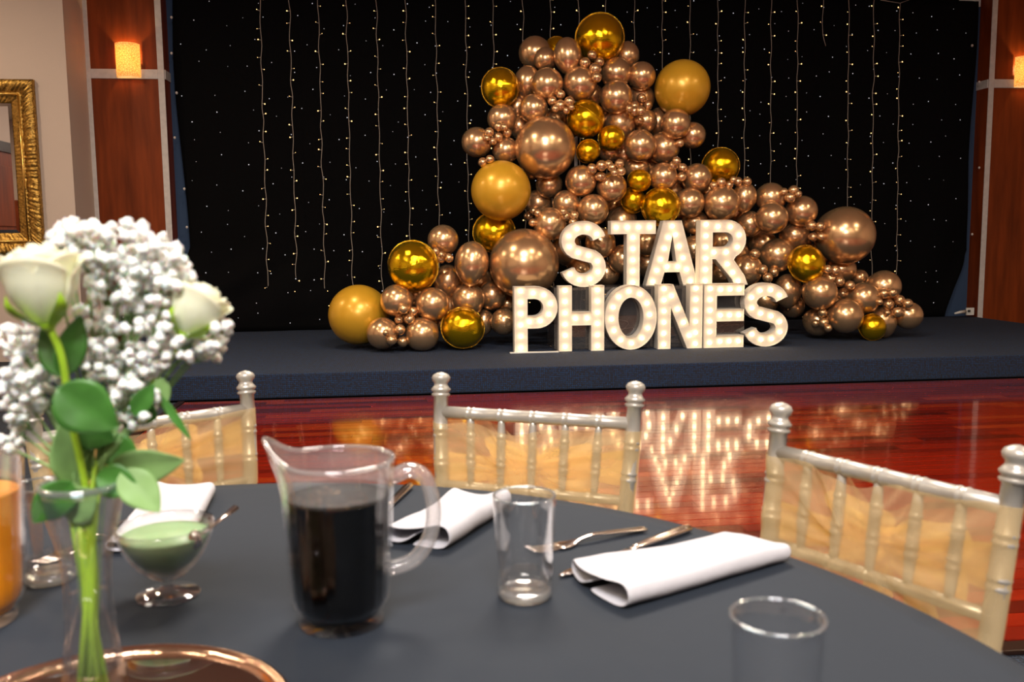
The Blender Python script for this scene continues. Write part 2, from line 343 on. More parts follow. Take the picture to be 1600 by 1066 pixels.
rail = tag(MB().tube([(-2.5, CY, ytop+.02), (6.55, CY, ytop+.02)], .02).build('curtain_rail', M['blackplastic']), 'black rail holding up the backdrop curtain', 'rail')
# small hook knobs down the curtain's edges
mb = MB()
for x, y in ((268, 27), (268, 83), (276, 145), (273, 215), (288, 295), (292, 355), (1519, 71), (1530, 128), (1530, 262), (1519, 366)):
    p = on_y(x, y, 10.2); mb.lathe([(.001, -.018), (.012, -.010), (.014, 0), (.010, .010), (.001, .014)], 8, p)
stuff(mb.build('tie_hooks', M['strip'], cu))
# strands of fairy lights
XT = [406, 452, 497, 541, 588, 633.5, 680, 727, 770, 817, 860, 904, 947, 991, 1034.7, 1078, 1121.8, 1163.7, 1205, 1246.6, 1286, 1326.7, 1366, 1406]
EL = ['first', 'second', 'third', 'fourth', 'fifth', 'sixth', 'seventh', 'eighth', 'ninth', 'tenth', 'eleventh', 'twelfth']
for i, x in enumerate(XT):
    sl = .028-(x-406)*.0396/1000; yend = 492+rnd.uniform(-6, 4)
    if i == 20: yend = 72
    if i in (7,): yend = 500
    P0 = on_y(x, 0, 10.27); P1 = on_y(x+sl*yend, yend, 10.27); P0 = P0+(P0-P1).normalized()*.25
    if i == 23: P0 = on_y(1406, 5, 10.27)
    n = 60 if yend > 100 else 12; pts = []
    ph = rnd.uniform(0, 9)
    for k in range(n+1):
        q = P0.lerp(P1, k/n); q.x += .010*noise.noise((ph, k*.35, 0))+.006*sin(k*.9+ph); pts.append(q)
    if i == 20: pts[-1].x += .03; pts[-2].x += .012
    if i < 12: lab = '%s strand of warm fairy lights from the left edge' % EL[i]
    elif i == 20: lab = 'short broken strand of fairy lights dangling at top right'
    else:
        j = len(XT)-1-i; j = j-1 if i < 20 else j
        lab = '%s long strand of warm fairy lights from the right edge' % EL[j]
    s_ = thing('fairy_light_strand', lab, 'string lights', (0, 0, 0), 0, 'fairy light strands on the backdrop')
    MB().tube(pts, .0038, 5).build('wire', M['wire'], s_)
    mb = MB(); wb = MB(); k = .6
    total = (P0-P1).length; step = .155; t_ = rnd.uniform(.02, .12); 
    while t_ < total:
        q = pts[min(n, int(t_/total*n))]; sd = rnd.choice((-1, 1)); q2 = q+Vector((sd*.033, -.012, rnd.uniform(-.012, .012)))
        wb.tube([q, q2], .0035, 5); s2 = rnd.choice((.004, .0055, .008))
        mb.add([(q2.x+a*s2, q2.y-.01+b_*s2, q2.z+c*s2) for a, b_, c in ico], icf); t_ += step
    stuff(wb.build('bulb_sockets', M['wire'], s_)); stuff(mb.build('bulbs', M['fairy'], s_))
lead = tag(MB().tube([on_y(1376, 0, 10.28), on_y(1406, 5, 10.28), on_y(1420, 0, 10.28)], .004, 6).build('lead_wire', M['wire']), 'thin lead wire joining the fairy strands at top right', 'wire')
# ------------------------------------------------------------------ wall sconces
for px, lab in ((197, 'glowing amber wall sconce on the left wooden panel'), (1606, 'glowing amber wall sconce on the right wooden panel')):
    yb = 119 if px < 800 else 134; p = on_y(px+1, yb, 10.1); hgt = .345; R0 = .122
    t_ = thing('wall_sconce', lab, 'lamp', (p.x, 10.19, p.z))
    sh = MB().grid(lambda u, v: (-R0*cos(pi*u), -R0*sin(pi*u)*1.0, v*hgt), 24, 6).build('lamp_shade', M['shade'], t_); solid(sh, .004)
    MB().box((-R0*.8, -.02, .10), (R0*.8, .0, .16)).build('bracket', M['strip'], t_, smooth=False)
    b_ = MB().lathe([(.001, 0), (.016, .01), (.022, .03), (.016, .05), (.001, .06)], 12, (-.012, -.06, .19)).build('bulb', M['sconcebulb'], t_)
# gilt mirror on the cream wall
mr = thing('gilt_mirror', 'ornate gold-framed mirror hanging on the cream wall at left', 'mirror', (0, 0, 0)); mr.rotation_euler = (0, radians(0), 0)
FX1, FZ1, FZ0 = -3.655, 2.805, 1.07; FX0 = FX1-1.45; FWd = .235
prof = [(0, 0), (0, .045), (.012, .06), (.05, .072), (.095, .06), (.12, .04), (.128, .034), (.14, .046), (.152, .046), (.165, .034), (.19, .03), (.215, .022), (.235, .012), (.235, 0)]
def frame_side(a, b_, inward):
    a = Vector(a); b_ = Vector(b_); L = (b_-a).length; d = (b_-a)/L; n = int(L/.012); mb = MB(); vs = []
    for i in range(n+1):
        for j, (q, h) in enumerate(prof):
            s0 = q; s_ = s0+(L-2*s0)*i/n; p = a+d*s_+inward*q
            amp = .016 if 2 <= j <= 5 else (.005 if j in (9, 10, 11) else 0)
            h2 = h+amp*(sin(s_*105+q*60)*cos(q*60-1.8*sin(s_*52)))+amp*.4*sin(s_*170)
            vs.append((p.x, 9.62-h2, p.z))
    m_ = len(prof); fs = [(i*m_+j, (i+1)*m_+j, (i+1)*m_+j+1, i*m_+j+1) for i in range(n) for j in range(m_-1)]
    mb.add(vs, fs); return mb
c4 = [(FX0, 0, FZ0), (FX1, 0, FZ0), (FX1, 0, FZ1), (FX0, 0, FZ1)]
inw = [Vector((0, 0, 1)), Vector((-1, 0, 0)), Vector((0, 0, -1)), Vector((1, 0, 0))]
for i in range(4): frame_side(c4[i], c4[(i+1) % 4], inw[i]).build('frame_side', M['goldframe'], mr)
mb = MB(); q = .145
for a, b_ in (((FX0+q, FZ0+q), (FX1-q, FZ0+q)), ((FX1-q, FZ0+q), (FX1-q, FZ1-q)), ((FX1-q, FZ1-q), (FX0+q, FZ1-q)), ((FX0+q, FZ1-q), (FX0+q, FZ0+q))):
    mb.tube([(a[0], 9.57, a[1]), (b_[0], 9.57, b_[1])], .009, 8)
mb.build('bead_moulding', M['goldbright'], mr)
gl = MB().grid(lambda u, v: (FX0+.23+(FX1-FX0-.46)*u, 9.605, FZ0+.23+(FZ1-FZ0-.46)*v), 1, 1).build('mirror_glass', M['mirror'], mr, smooth=False)
bz = .03; x0_, x1_, z0_, z1_ = FX0+.23, FX1-.23, FZ0+.23, FZ1-.23
MB().add([(x0_, 9.603, z0_), (x1_, 9.603, z0_), (x1_, 9.603, z1_), (x0_, 9.603, z1_), (x0_+bz, 9.598, z0_+bz), (x1_-bz, 9.598, z0_+bz), (x1_-bz, 9.598, z1_-bz), (x0_+bz, 9.598, z1_-bz)],
         [(0, 1, 5, 4), (1, 2, 6, 5), (2, 3, 7, 6), (3, 0, 4, 7), (4, 5, 6, 7)]).build('bevelled_edge', M['mirror'], mr, smooth=False)
# wall socket and plug low on the right pilaster
p = on_y(1517, 487, 10.15)
so = thing('power_socket', 'white power socket low beside the right wooden panel', 'socket', (p.x, 10.17, p.z))
bevel(MB().box((-.05, -.012, -.045), (.05, .012, .045)).build('face_plate', M['white'], so, smooth=False), .004)
MB().lathe([(.001, 0), (.016, 0), (.016, .02), (.001, .022)], 12).build('plug', M['blackplastic'], so, loc=(-.03, -.03, 0))
pc = tag(MB().tube([on_y(1508, 487, 10.10), on_y(1500, 488, 10.05), on_y(1492, 490, 10.0)], [.022, .018, .010], 10).build('power_plug', M['white']), 'white plug on its cord beside the socket', 'plug')
# ------------------------------------------------------------------ marquee letters
def arc(cx, cy, rx, ry, a0, a1, n=14): return [(cx+rx*cos(radians(a0+(a1-a0)*i/n)), cy+ry*sin(radians(a0+(a1-a0)*i/n))) for i in range(n+1)]
def stroke(path, w_):
    P = [Vector(p) for p in path]; L = []; Rr = []
    for i, p in enumerate(P):
        d = (P[min(i+1, len(P)-1)]-P[max(i-1, 0)]).normalized(); n = Vector((-d.y, d.x)); L.append(p+n*w_/2); Rr.append(p-n*w_/2)
    return [tuple(p) for p in L+Rr[::-1]]
def S_path(w_, st):
    rx = (w_-st)/2; r1 = .5*(1-st)/2*1.0; cx = w_/2; c1 = 1-st/2-r1; c2 = st/2+r1
    top = arc(cx, c1, rx, r1, 12, 90, 6)+arc(cx, c1, rx, r1, 90, 232, 12)[1:]
    bot = arc(cx, c2, rx, r1, 52, -90, 12)+arc(cx, c2, rx, r1, -90, -168, 6)[1:]
    return top+bot
def letter_def(ch, w_):
    st = .205; hs = st/2
    if ch == 'S': p = S_path(w_, st); return [stroke(p, st)], [(p, 12)]
    if ch == 'T': return [[(0, 1), (0, 1-st), (w_/2-hs, 1-st), (w_/2-hs, 0), (w_/2+hs, 0), (w_/2+hs, 1-st), (w_, 1-st), (w_, 1)]], [([(.09, 1-hs), (w_-.09, 1-hs)], 4), ([(w_/2, .74), (w_/2, .06)], 5)]
    if ch == 'A':
        o = [(0, 0), (w_/2-.145, 1), (w_/2+.145, 1), (w_, 0), (w_-.24, 0), (w_-.30, .20), (.30, .20), (.24, 0)]
        h = [(.355, .37), (w_/2, .78), (w_-.355, .37)]
        return [o, h], [([(w_/2, .91), (.12, .06)], 6), ([(w_/2+.055, .78), (w_-.12, .06)], 5), ([(w_/2-.075, .285), (w_/2+.095, .285)], 2)]
    if ch == 'P' or ch == 'R':
        ymid = .36 if ch == 'P' else .40; ry = (1-ymid)/2; cy = ymid+ry; cx = w_-ry*1.02
        outer = [(0, 1)]; rr = ry*1.02
        if ch == 'P': outer = [(0, 0), (st, 0), (st, ymid)]+arc(cx, cy, rr, ry, -90, 90)+[(0, 1)]
        else: outer = [(0, 0), (st, 0), (st, ymid), (st+.05, ymid), (.52, .09), (.56, 0), (w_+.03, 0), (w_-.03, .15), (w_-.20, .385)]+arc(cx-.01, cy, rr, ry, -62, 90, 12)+[(0, 1)]
        ri = ry-st*.93; hole = [(st, cy-ri)]+arc(cx-.03, cy, ri*1.02, ri, -90, 90, 10)+[(st, cy+ri)]
        sk = [([(hs, .93), (hs, .07)], 6), ([(hs+.19, 1-hs)]+arc(cx, cy, rr-hs, ry-hs, 80, -80, 10)+[(hs+.13, ymid+hs)], 6)]
        if ch == 'R': sk.append(([(w_-.30, .32), (w_-.12, .06)], 3))
        return [outer, hole], sk
    if ch == 'H': return [[(0, 0), (0, 1), (st, 1), (st, .60), (w_-st, .60), (w_-st, 1), (w_, 1), (w_, 0), (w_-st, 0), (w_-st, .395), (st, .395), (st, 0)]], [([(hs, .93), (hs, .07)], 6), ([(w_-hs, .93), (w_-hs, .07)], 6), ([(w_/2-.09, .5), (w_/2+.09, .5)], 2)]
    if ch == 'O': return [arc(w_/2, .5, w_/2, .5, 0, 360, 40)[:-1], arc(w_/2, .5, w_/2-.215, .5-.195, 0, 360, 36)[:-1]], [(arc(w_/2, .5, w_/2-.11, .405, 5, 335, 24), 12)]
    if ch == 'N': return [[(0, 0), (0, 1), (.24, 1), (w_-st, .36), (w_-st, 1), (w_, 1), (w_, 0), (w_-.24, 0), (st, .64), (st, 0)]], [([(hs, .93), (hs, .07)], 6), ([(w_-hs, .93), (w_-hs, .07)], 6), ([(.22, .82), (w_-.20, .20)], 4)]
    if ch == 'E': return [[(0, 0), (0, 1), (w_, 1), (w_, .81), (st, .81), (st, .60), (w_-.0, .60), (w_-.0, .41), (st, .41), (st, .19), (w_, .19), (w_, 0)]], [([(hs, .92), (hs, .08)], 6), ([(.27, .905), (w_-.08, .905)], 3), ([(.27, .505), (w_-.08, .505)], 3), ([(.27, .095), (w_-.08, .095)], 3)]
def signed(c): return .5*sum(c[i][0]*c[(i+1) % len(c)][1]-c[(i+1) % len(c)][0]*c[i][1] for i in range(len(c)))
def inset(c, t_):
    n = len(c); out = []
    for i in range(n):
        a, b_, d = Vector(c[i-1]), Vector(c[i]), Vector(c[(i+1) % n]); e1 = (b_-a).normalized(); e2 = (d-b_).normalized()
        n1 = Vector((-e1.y, e1.x)); n2 = Vector((-e2.y, e2.x)); k = 1+n1.dot(n2); m_ = (n1+n2)/max(k, .35); out.append(tuple(b_+m_*t_))
    return out
def plate(contours, y, th, name, m_, parent):
    cu_ = bpy.data.curves.new(name, 'CURVE'); cu_.dimensions = '2D'; cu_.fill_mode = 'BOTH'; cu_.extrude = th/2
    for c in contours:
        s_ = cu_.splines.new('POLY'); s_.points.add(len(c)-1)
        for i, p in enumerate(c): s_.points[i].co = (p[0], p[1], 0, 1)
        s_.use_cyclic_u = True
    tmp = bpy.data.objects.new(name, cu_); me = bpy.data.meshes.new_from_object(tmp); bpy.data.objects.remove(tmp)
    me.transform(Matrix.Translation((0, y, 0)) @ Matrix.Rotation(pi/2, 4, 'X')); me.materials.clear(); me.materials.append(m_)
    for p in me.polygons: p.use_smooth = False
    return link(name, me, parent)
def walls(contours, y0, y1, th, name, m_, parent):
    mb = MB()
    for c in contours:
        ci = inset(c, th); n = len(c); vs = []
        for (q, y) in ((c, y0), (c, y1), (ci, y1), (ci, y0)): vs += [(p[0], y, p[1]) for p in q]
        mb.add(vs, [(k*n+i, k*n+(i+1) % n, ((k+1) % 4)*n+(i+1) % n, ((k+1) % 4)*n+i) for k in range(4) for i in range(n)])
    return mb.build(name, m_, parent, smooth=False)
bulb_me = MB().lathe([(.0001, -.022), (.008, -.0205), (.0145, -.014), (.017, -.004), (.0155, .004), (.009, .010), (.009, .014)], 12).mesh('bulb', M['lbulb'])
bulb_me.transform(Matrix.Rotation(-pi/2, 4, 'X') @ Matrix.Scale(1, 4))
def make_letter(ch, px0, px1, Y, zb, zt, label, ry=0):
    a = on_y(px0, 500, Y).x; b_ = on_y(px1, 500, Y).x; hgt = zt-zb; w_ = (b_-a)/hgt
    cont, sk = letter_def(ch, w_); S_ = []
    for i, c in enumerate(cont):
        c = [(p[0]*hgt, p[1]*hgt) for p in c]; s_ = signed(c)
        if (i == 0) != (s_ > 0): c = c[::-1]
        S_.append(c)
    t_ = thing('marquee_letter', label, 'letter', (a, Y, zb), radians(ry), 'light-up marquee letters')
    plate([inset(c, .004) for c in S_], .018, .006, 'face', M['letter'], t_)
    plate([inset(c, .004) for c in S_], .112, .004, 'back_panel', M['letter'], t_)
    walls(S_, 0, .115, .004, 'rim', M['letter'], t_)
    for path, n in sk:
        P = [Vector(p)*hgt for p in path]; L = [0]
        for i in range(1, len(P)): L.append(L[-1]+(P[i]-P[i-1]).length)
        for k in range(n):
            s_ = L[-1]*((.035+.93*k/(n-1)) if ch == 'S' else k/(n-1))
            i = max(1, next((j for j in range(len(L)) if L[j] >= s_-1e-6), len(L)-1)); f = (s_-L[i-1])/max(1e-6, L[i]-L[i-1]); q = P[i-1].lerp(P[i], f)
            link('bulb', bulb_me, t_, (q.x, .008, q.y))
    return t_
LY = 7.80
for ch, x0_, x1_, lab, ry in (('P', 803.5, 871.7, 'lit white marquee letter P starting the word PHONES', 0), ('H', 873, 944, 'lit white marquee letter H of PHONES', -1), ('O', 945, 1027, 'lit white marquee letter O of PHONES', 1),
                              ('N', 1028, 1098, 'lit white marquee letter N of PHONES', 1), ('E', 1100, 1163, 'lit white marquee letter E of PHONES', 1), ('S', 1162.5, 1231.5, 'lit white marquee letter S ending the word PHONES', 0)):
    make_letter(ch, x0_, x1_, LY, SZ+.001, SZ+.583, lab, ry)
BT = .752
for ch, x0_, x1_, lab, ry in (('S', 877.5, 947, 'lit white marquee letter S starting the word STAR, on the upper row', 1), ('T', 954, 1024, 'lit white marquee letter T of STAR', 1),
                              ('A', 1008.5, 1090, 'lit white marquee letter A of STAR', 0), ('R', 1092, 1165, 'lit white marquee letter R of STAR', 1)):
    make_letter(ch, x0_, x1_, LY+(.125 if ch != 'A' else .25), BT+.001, BT+.592, lab, ry)
# clear acrylic plinth boxes behind PHONES
def abox(px0, px1, Y0, Y1, label):
    x0_ = on_y(px0, 500, Y0).x; x1_ = on_y(px1, 500, Y0).x; t_ = thing('acrylic_plinth', label, 'plinth', (0, 0, 0), 0, 'clear plinths behind the letters'); e = .006
    for nm, a, b_ in (('top_panel', (x0_, Y0, BT-e), (x1_, Y1, BT)), ('front_panel', (x0_, Y0, SZ+e), (x1_, Y0+e, BT-e)), ('back_panel', (x0_, Y1-e, SZ+e), (x1_, Y1, BT-e)),
                      ('side_panel', (x0_, Y0+e, SZ+e), (x0_+e, Y1-e, BT-e)), ('side_panel', (x1_-e, Y0+e, SZ+e), (x1_, Y1-e, BT-e)), ('base_panel', (x0_, Y0, SZ+.001), (x1_, Y1, SZ+e))):
        MB().box(a, b_).build(nm, M['acrylic'], t_, smooth=False)
abox(866, 1003, LY+.122, LY+.52, 'clear acrylic plinth box behind the letters H and O')
abox(1005, 1163, LY+.122, LY+.52, 'clear acrylic plinth box behind the letters N and E')
rnd = random.Random(5)
for pa, pb, lab in ((880, 990, 'tangle of thin power cables behind the letters H and O'), (1020, 1150, 'tangle of thin power cables behind the letters N and E')):
    mb = MB(); xa, xb = on_y(pa, 500, 8.1).x, on_y(pb, 500, 8.1).x
    for k in range(3):
        P = [(rnd.uniform(xa, xb), rnd.uniform(7.99, 8.25), SZ+.02+rnd.uniform(0, .22 if 0 < j < 5 else .01)) for j in range(7)]
        mb.tube(cat_rom(P, 6), .003, 5)
    tag(mb.build('cable_tangle', M['wire']), lab, 'cable')
p = on_y(800, 549, 7.75)
bp = thing('base_sheet', 'thin white base sheet on the stage under the letter P', 'sheet', (0, 0, 0))
MB().box((on_y(797, 549, 7.76).x, 7.75, SZ-.001), (on_y(873, 549, 7.76).x, 7.80-.001, SZ+.008)).build('sheet', M['white'], bp, smooth=False)
# ------------------------------------------------------------------ balloons
B = []   # kind, cx, cy, rx, ry, layer
def add(s, kind):
    for ln in s.strip().split('\n'):
        for it in ln.split(';'):
            q = [float(x) for x in it.split(',')]
            if len(q) == 4: q.insert(3, q[2])
            B.append([kind]+q)
# cx,cy,rx[,ry],layer
add('''852,231,47.5,48,0;819,412,54.5,0;1320,368,44,46,1''', 'giant')
add('''783,298,46,47,0;1066,138,43.5,42.5,1;561,492,47,1''', 'pearl')
add('''937,60,37.5,1;781.5,137,29,30,1;915,186,30.5,29.5,0;645.5,416,39.5,0;723,512.5,33.5,31.5,0;772,363,32.5,31,1;1032,323,29.5,0;1126,260,28.5,2;1260,412,27.5,29,0''', 'foil')
add('''955,216,20,0;919,236.5,18.5,0;998.5,282.5,18.5,17.5,0;989,313,20,0;1363,516.5,20.5,0;870,78,20,2''', 'foils')
add('''836,83,24,25,1;852,93,17.5,0;887,87,22,28,0;979,87,20,22,2;962.5,114.5,23,0;1002.5,119,21,1;906,131,25.5,0;855,132,25,23.5,0;824,128,21,25,1
962.5,152,24.5,0;1000.5,154.5,21,22,1;834,170,21.5,0;808,167,18,21,2;784.5,186,22,1;811,198,18,1;745,222.5,23,22,1;790,235,20,1
968,194,23.5,24,0;1008,190,17.5,19,2;1028,190,16,22,2;1055.5,194,22.5,0;1082,211.5,20,19,1;1000,228,25,23,0;1036,232,24,24.5,1
858,289,21,19,1;952,238,17,14,2;907.5,283,23.5,0;955.6,293,23.5,22,0;995,263,20,18,1;1036,277,21,22,0;1088.6,279,23,22,1;1077.5,317,21.5,22.5,0;1127,318,27,26.5,0
926.5,328,23.5,0;885,319,22,20,1;841,318,20,21,2;859,350,24.5,25,0;971,346,23.5,2;958,322,14,2;1085,347,21,18,2;1163,308,19,23,1
938,380,22,24,1;973,405,22,1;1011,380,20,2;1012,412,21,2;1043,366,19,20,2;1084,390,21,2;885,388,23,26,2;948,427,20,2;907,424,19,2;833,385,16,3;1058,330,14,3
692.5,375.6,24,22.5,1;737,411,27,34,0;699,440,22,26.5,1;732,468,24,25,0;676,475.6,25.5,0;620,470,24,25,0;769,462,22,1;598,521,24,0;659.6,522.5,26,25,0;787,503,21,19,2;756,503,16,20,2;793,475,18,3;690,504,13,14,2
1204,309,23,22,1;1206,341,24,23,0;1252.5,330,24,22,1;1171,350,19,20,2;1241,368.5,23.5,21,1;1191,380,21,2;1214,399,25,26,0;1279,397,17,18,2
1166,422,24,1;1231,454,21.5,26,2;1314,421,23.5,21,2;1343,434,12,13,3;1281,457.6,26.5,24.5,0;1297,436,20,14,2;1349,466,23.5,24,0;1320.6,494,26,0;1278,503,22,21,2
1381,448,24,25,1;1419,493,20,21.5,1;1379,503,21.5,24,1;1238,478,18,18,3;1132,380,22,2;1126,427,20,2;1106,400,19,3;1150,395,18,3;1195,470,20,3
870,240,18,3;830,262,18,3;866,190,20,3;925,150,18,3;933,185,18,3;890,200,16,3;975,240,20,3;1010,262,17,3;905,355,20,3;1050,300,20,3;1105,300,17,3;1150,330,17,3;1120,345,20,3
750,440,20,3;712,450,18,3;650,460,18,3;640,500,18,3;700,480,17,3;1250,385,17,3;1290,375,15,3;1175,395,18,3;1330,450,15,3;1300,475,17,3''', 'c')
add('''925,86,7.6,0;914,98.5,8.7,0;936,97,8.2,0;930,108,9.8,0;932.5,121,8,1
876,148,7.5,0;863,158,7.7,0;875.5,165,9.2,0;889.5,159,8.2,0;868,170,6,1;885,173,6,1;893,168,5,1
1002,153.5,7.5,0;1012,164.5,7.7,0;991,166.5,8,0;991,174,8.2,0;1001,173.5,7.7,0;998.5,188.5,7.6,0;983,170,6,1
779,198,7.6,0;764.5,207,7.7,0;792,208,7.7,0;778.5,214.5,7.8,0;769.5,221,6.5,1;761,216,5,1;788,199,6,1
754.5,254,7.7,0;765.5,249,6.7,1;1062,224,7,1
925,264,8.5,0;940,259,8.7,0;938,276,9.3,7.5,0;951,257,7,1;956.5,262,6.8,1;968,256,7.3,0;970.5,268,7.3,0;960,270,6,1
1052,259,7.3,1;1066,263,8.2,0;1064.5,277,7.8,0;1057,252,7,1
826,338,8,0;833,330,7,1;840,333,6,1;832,348,6.5,1;884,338,7.8,0;897,337,7.3,0;880,331,6,1;895,347,6,1
681,393,6,1;689,403.5,7.8,0;701.5,403.5,7.2,0;690,398,5,1
630.5,483,8.3,0;645.5,487,8,0;624,500,7.8,0;640,499,8.6,0;625,515.5,8.6,0;612,531.5,8.2,0;629.5,534,9,0;603,520,5,1
1127,285,7.5,0;1115,290,6.3,0;1139.5,289,6,0;1153,284,7.5,0;1167.5,284,7,0;1146,281,5.5,1
1225,300,6.5,1;1240,297.5,8,0;1234.5,309,8.3,0;1247.5,303,5.5,1
1268,353,8.2,0;1281.5,354,7.4,0;1270.5,370.5,7.6,0;1283,370,7,0
1179.5,397,8.2,0;1191.5,421.5,8.2,0;1209,425.5,8,0;1199.5,434,8,0
1304,423,8.7,0;1293,421,7,1;1311.5,440,8.3,0;1328,446.5,8,0;1317,459,9,0
1285.5,489,7,0;1274.5,505.5,6.4,0;1287,504.5,8,0;1294,513,6,1
1381,459,8,0;1394.5,457.5,7.2,0;1388,476,9,0;1405,469.5,8.8,0;1418,474.5,8,0;1402.5,488,8.4,0;1374.5,472,5,1;1386,489,5,1''', 'm')
def balloon_mesh(name, m_, tear=.10, n=36, r_=22, knot=True):
    mb = MB(); prof = []
    for i in range(r_+1):
        a = pi*i/r_; rr = sin(a); z = -cos(a)
        if z < 0: rr *= 1-tear*(-z)**2.2*.9; z *= 1+tear*.9*max(0, (-z-.55)/.45)
        prof.append((max(rr, .0005), z))
    if knot: prof = [(.06, prof[0][1]-.07), (.035, prof[0][1]-.03)]+[(max(.03, prof[1][0]*.4), prof[0][1]+.0)]+prof[2:]
    mb.lathe(prof, n); return mb.mesh(name, m_)
MEc = balloon_mesh('balloon', M['chrome']); MEm = balloon_mesh('small_balloon', M['chrome'], .06, 20, 12); MEg = balloon_mesh('giant_balloon', M['chrome'], .05, 56, 36); MEp = balloon_mesh('giant_balloon', M['pearl'], .04, 56, 36)
MEf = balloon_mesh('foil_balloon', M['foil'], 0, 48, 32, False)
def seam_mesh():
    mb = MB(); rr = random.Random(2); n = 96; vs = []
    for i in range(n):
        a = 2*pi*i/n; r1 = 1.035+.012*rr.random(); dz = rr.uniform(-.010, .010)
        vs += [(.985*cos(a), .985*sin(a), .006), (r1*cos(a), r1*sin(a), dz+.003), (r1*cos(a), r1*sin(a), dz-.003), (.985*cos(a), .985*sin(a), -.006)]
    mb.add(vs, [(i*4+k, i*4+(k+1) % 4, ((i+1) % n)*4+(k+1) % 4, ((i+1) % n)*4+k) for i in range(n) for k in range(4)]); return mb.mesh('seam', M['seam'])
MEseam = seam_mesh()
LM = [  # landmarks for the labels: px, py, phrase
 (937, 60, 'topmost foil orb'), (781, 137, 'foil orb at upper left'), (1066, 138, 'giant pearl balloon at upper right'), (852, 231, 'giant chrome balloon in the middle'), (783, 298, 'giant pearl balloon at mid left'),
 (915, 186, 'crinkled foil orb'), (955, 216, 'small foil orb beside the crinkled one'), (998, 282, 'upper of the paired small foil orbs'), (1032, 323, 'foil orb above the letter A'), (1126, 260, 'foil orb on the right slope'),
 (819, 412, 'giant chrome balloon left of STAR'), (772, 363, 'foil orb above that left giant'), (645, 416, 'big foil orb at lower left'), (723, 512, 'foil orb on the stage at left'), (561, 492, 'giant pearl balloon on the stage'),
 (1320, 368, 'giant chrome balloon at right'), (1260, 412, 'foil orb near the right giant'), (1363, 516, 'small foil orb at bottom right'), (912, 396, 'letter S of STAR'), (988, 396, 'letter T of STAR'), (1128, 396, 'letter R of STAR'), (1197, 490, 'last letter of PHONES')]
DIR = ['right of', 'lower right of', 'below', 'lower left of', 'left of', 'upper left of', 'above', 'upper right of']
own = {'giant': {0: 'giant rose-gold chrome balloon in the middle of the garland', 1: 'giant rose-gold chrome balloon left of the word STAR', 2: 'giant rose-gold chrome balloon at the garland\'s right end'},
       'pearl': {0: 'giant matte pearl-gold balloon at the garland\'s left edge', 1: 'giant matte pearl-gold balloon at the garland\'s upper right', 2: 'giant matte pearl-gold balloon standing on the stage far left'},
       'foil': {0: 'shiny gold foil orb, topmost of the whole garland', 1: 'gold foil orb with ringed seam at the upper left edge', 2: 'crinkled gold foil orb with diagonal seam beside the middle giant', 3: 'biggest gold foil orb with ring seam at lower left', 4: 'gold foil orb resting on the stage left of the letters', 5: 'gold foil orb between the left pearl and chrome giants', 6: 'gold foil orb just above the letter A of STAR', 7: 'gold foil orb on the garland\'s right slope', 8: 'gold foil orb below left of the right giant balloon'},
       'foils': {0: 'small gold foil orb touching the crinkled orb at lower right', 1: 'small gold foil orb right of the middle chrome giant', 2: 'upper of two small gold foil orbs above the letter T', 3: 'lower of two small gold foil orbs above the letter T', 4: 'small gold foil orb on the stage at bottom right', 5: 'gold foil orb mostly hidden behind the topmost balloons'}}
LM += [(0, 0, '')][:0]
desc = {}; labels = {}
buckets = {}
cnt = {}
for i, b_ in enumerate(B):
    k = b_[0]; cnt[k] = cnt.get(k, -1)+1
    if k in own: labels[i] = own[k][cnt[k]]; continue
    best = min(range(len(LM)), key=lambda j: (LM[j][0]-b_[1])**2+(LM[j][1]-b_[2])**2); dx, dy = b_[1]-LM[best][0], b_[2]-LM[best][1]
    hid = k == 'c' and b_[5] >= 3
    if dx*dx+dy*dy < 12**2: dr = 8
    else: dr = int(round(atan2(dy, dx)/(pi/4))) % 8
    buckets.setdefault((k, hid, best, dr), []).append((sqrt(dx*dx+dy*dy), i))
ORD = ['', 'second ', 'third ', 'fourth ', 'fifth ', 'sixth ', 'seventh ', 'eighth ', 'ninth ']
for (k, hid, best, dr), L in buckets.items():
    L.sort(); base = {'c': 'rose-gold balloon', 'm': 'mini rose-gold balloon'}[k]
    if hid: base = 'half-hidden inner rose-gold balloon'
    for j, (_, i) in enumerate(L):
        d = 'behind' if dr == 8 else DIR[dr]
        n_ = '' if len(L) == 1 else (', nearest one' if j == 0 else ', '+ORD[j]+'nearest')
        labels[i] = '%s%s %s the %s' % (base, n_, d, LM[best][2])
placed = []
def place(b_, Y): 
    c = on_y(b_[1], b_[2], Y); dep = (c-CAM).dot(fw); return c, b_[3]*dep/FPX, b_[4]*dep/FPX
def pen(c, r1):
    w_ = 0
    for c2, r2 in placed:
        w_ = max(w_, (r1+r2)*.93-(c-c2).length)
    return w_
def y0_for(b_):
    z = (545-b_[2])/180; Y = 7.95+.45*min(1, max(0, z/2.6))
    if 795 < b_[1] < 1240 and b_[2]+b_[4] > 345:
        Y = max(Y, 8.12 if b_[2] < 436 else (8.45 if b_[1] > 850 and b_[1] < 1175 else 8.1))
    return Y
res = {}
order = sorted([i for i, b_ in enumerate(B) if b_[0] != 'm'], key=lambda i: (B[i][5], -B[i][3] if B[i][5] == 0 else 0))
for i in order:
    b_ = B[i]; Y = y0_for(b_)+.12+.10*b_[5]; best = None
    while Y < 9.75:
        c, rx, ry = place(b_, Y)
        if c.z-ry < SZ+.002 and best is not None: break
        pn = pen(c, (rx+ry)/2)+max(0, SZ+.002-(c.z-ry))*2
        if best is None or pn < best[0]-1e-4: best = (pn, Y)
        if pn <= 0: break
        Y += .025
    c, rx, ry = place(b_, best[1])
    if c.z-ry < SZ+.002:   # let it rest on the stage
        c.z = SZ+.002+ry
    placed.append((c, (rx+ry)/2)); res[i] = (c, rx, ry)
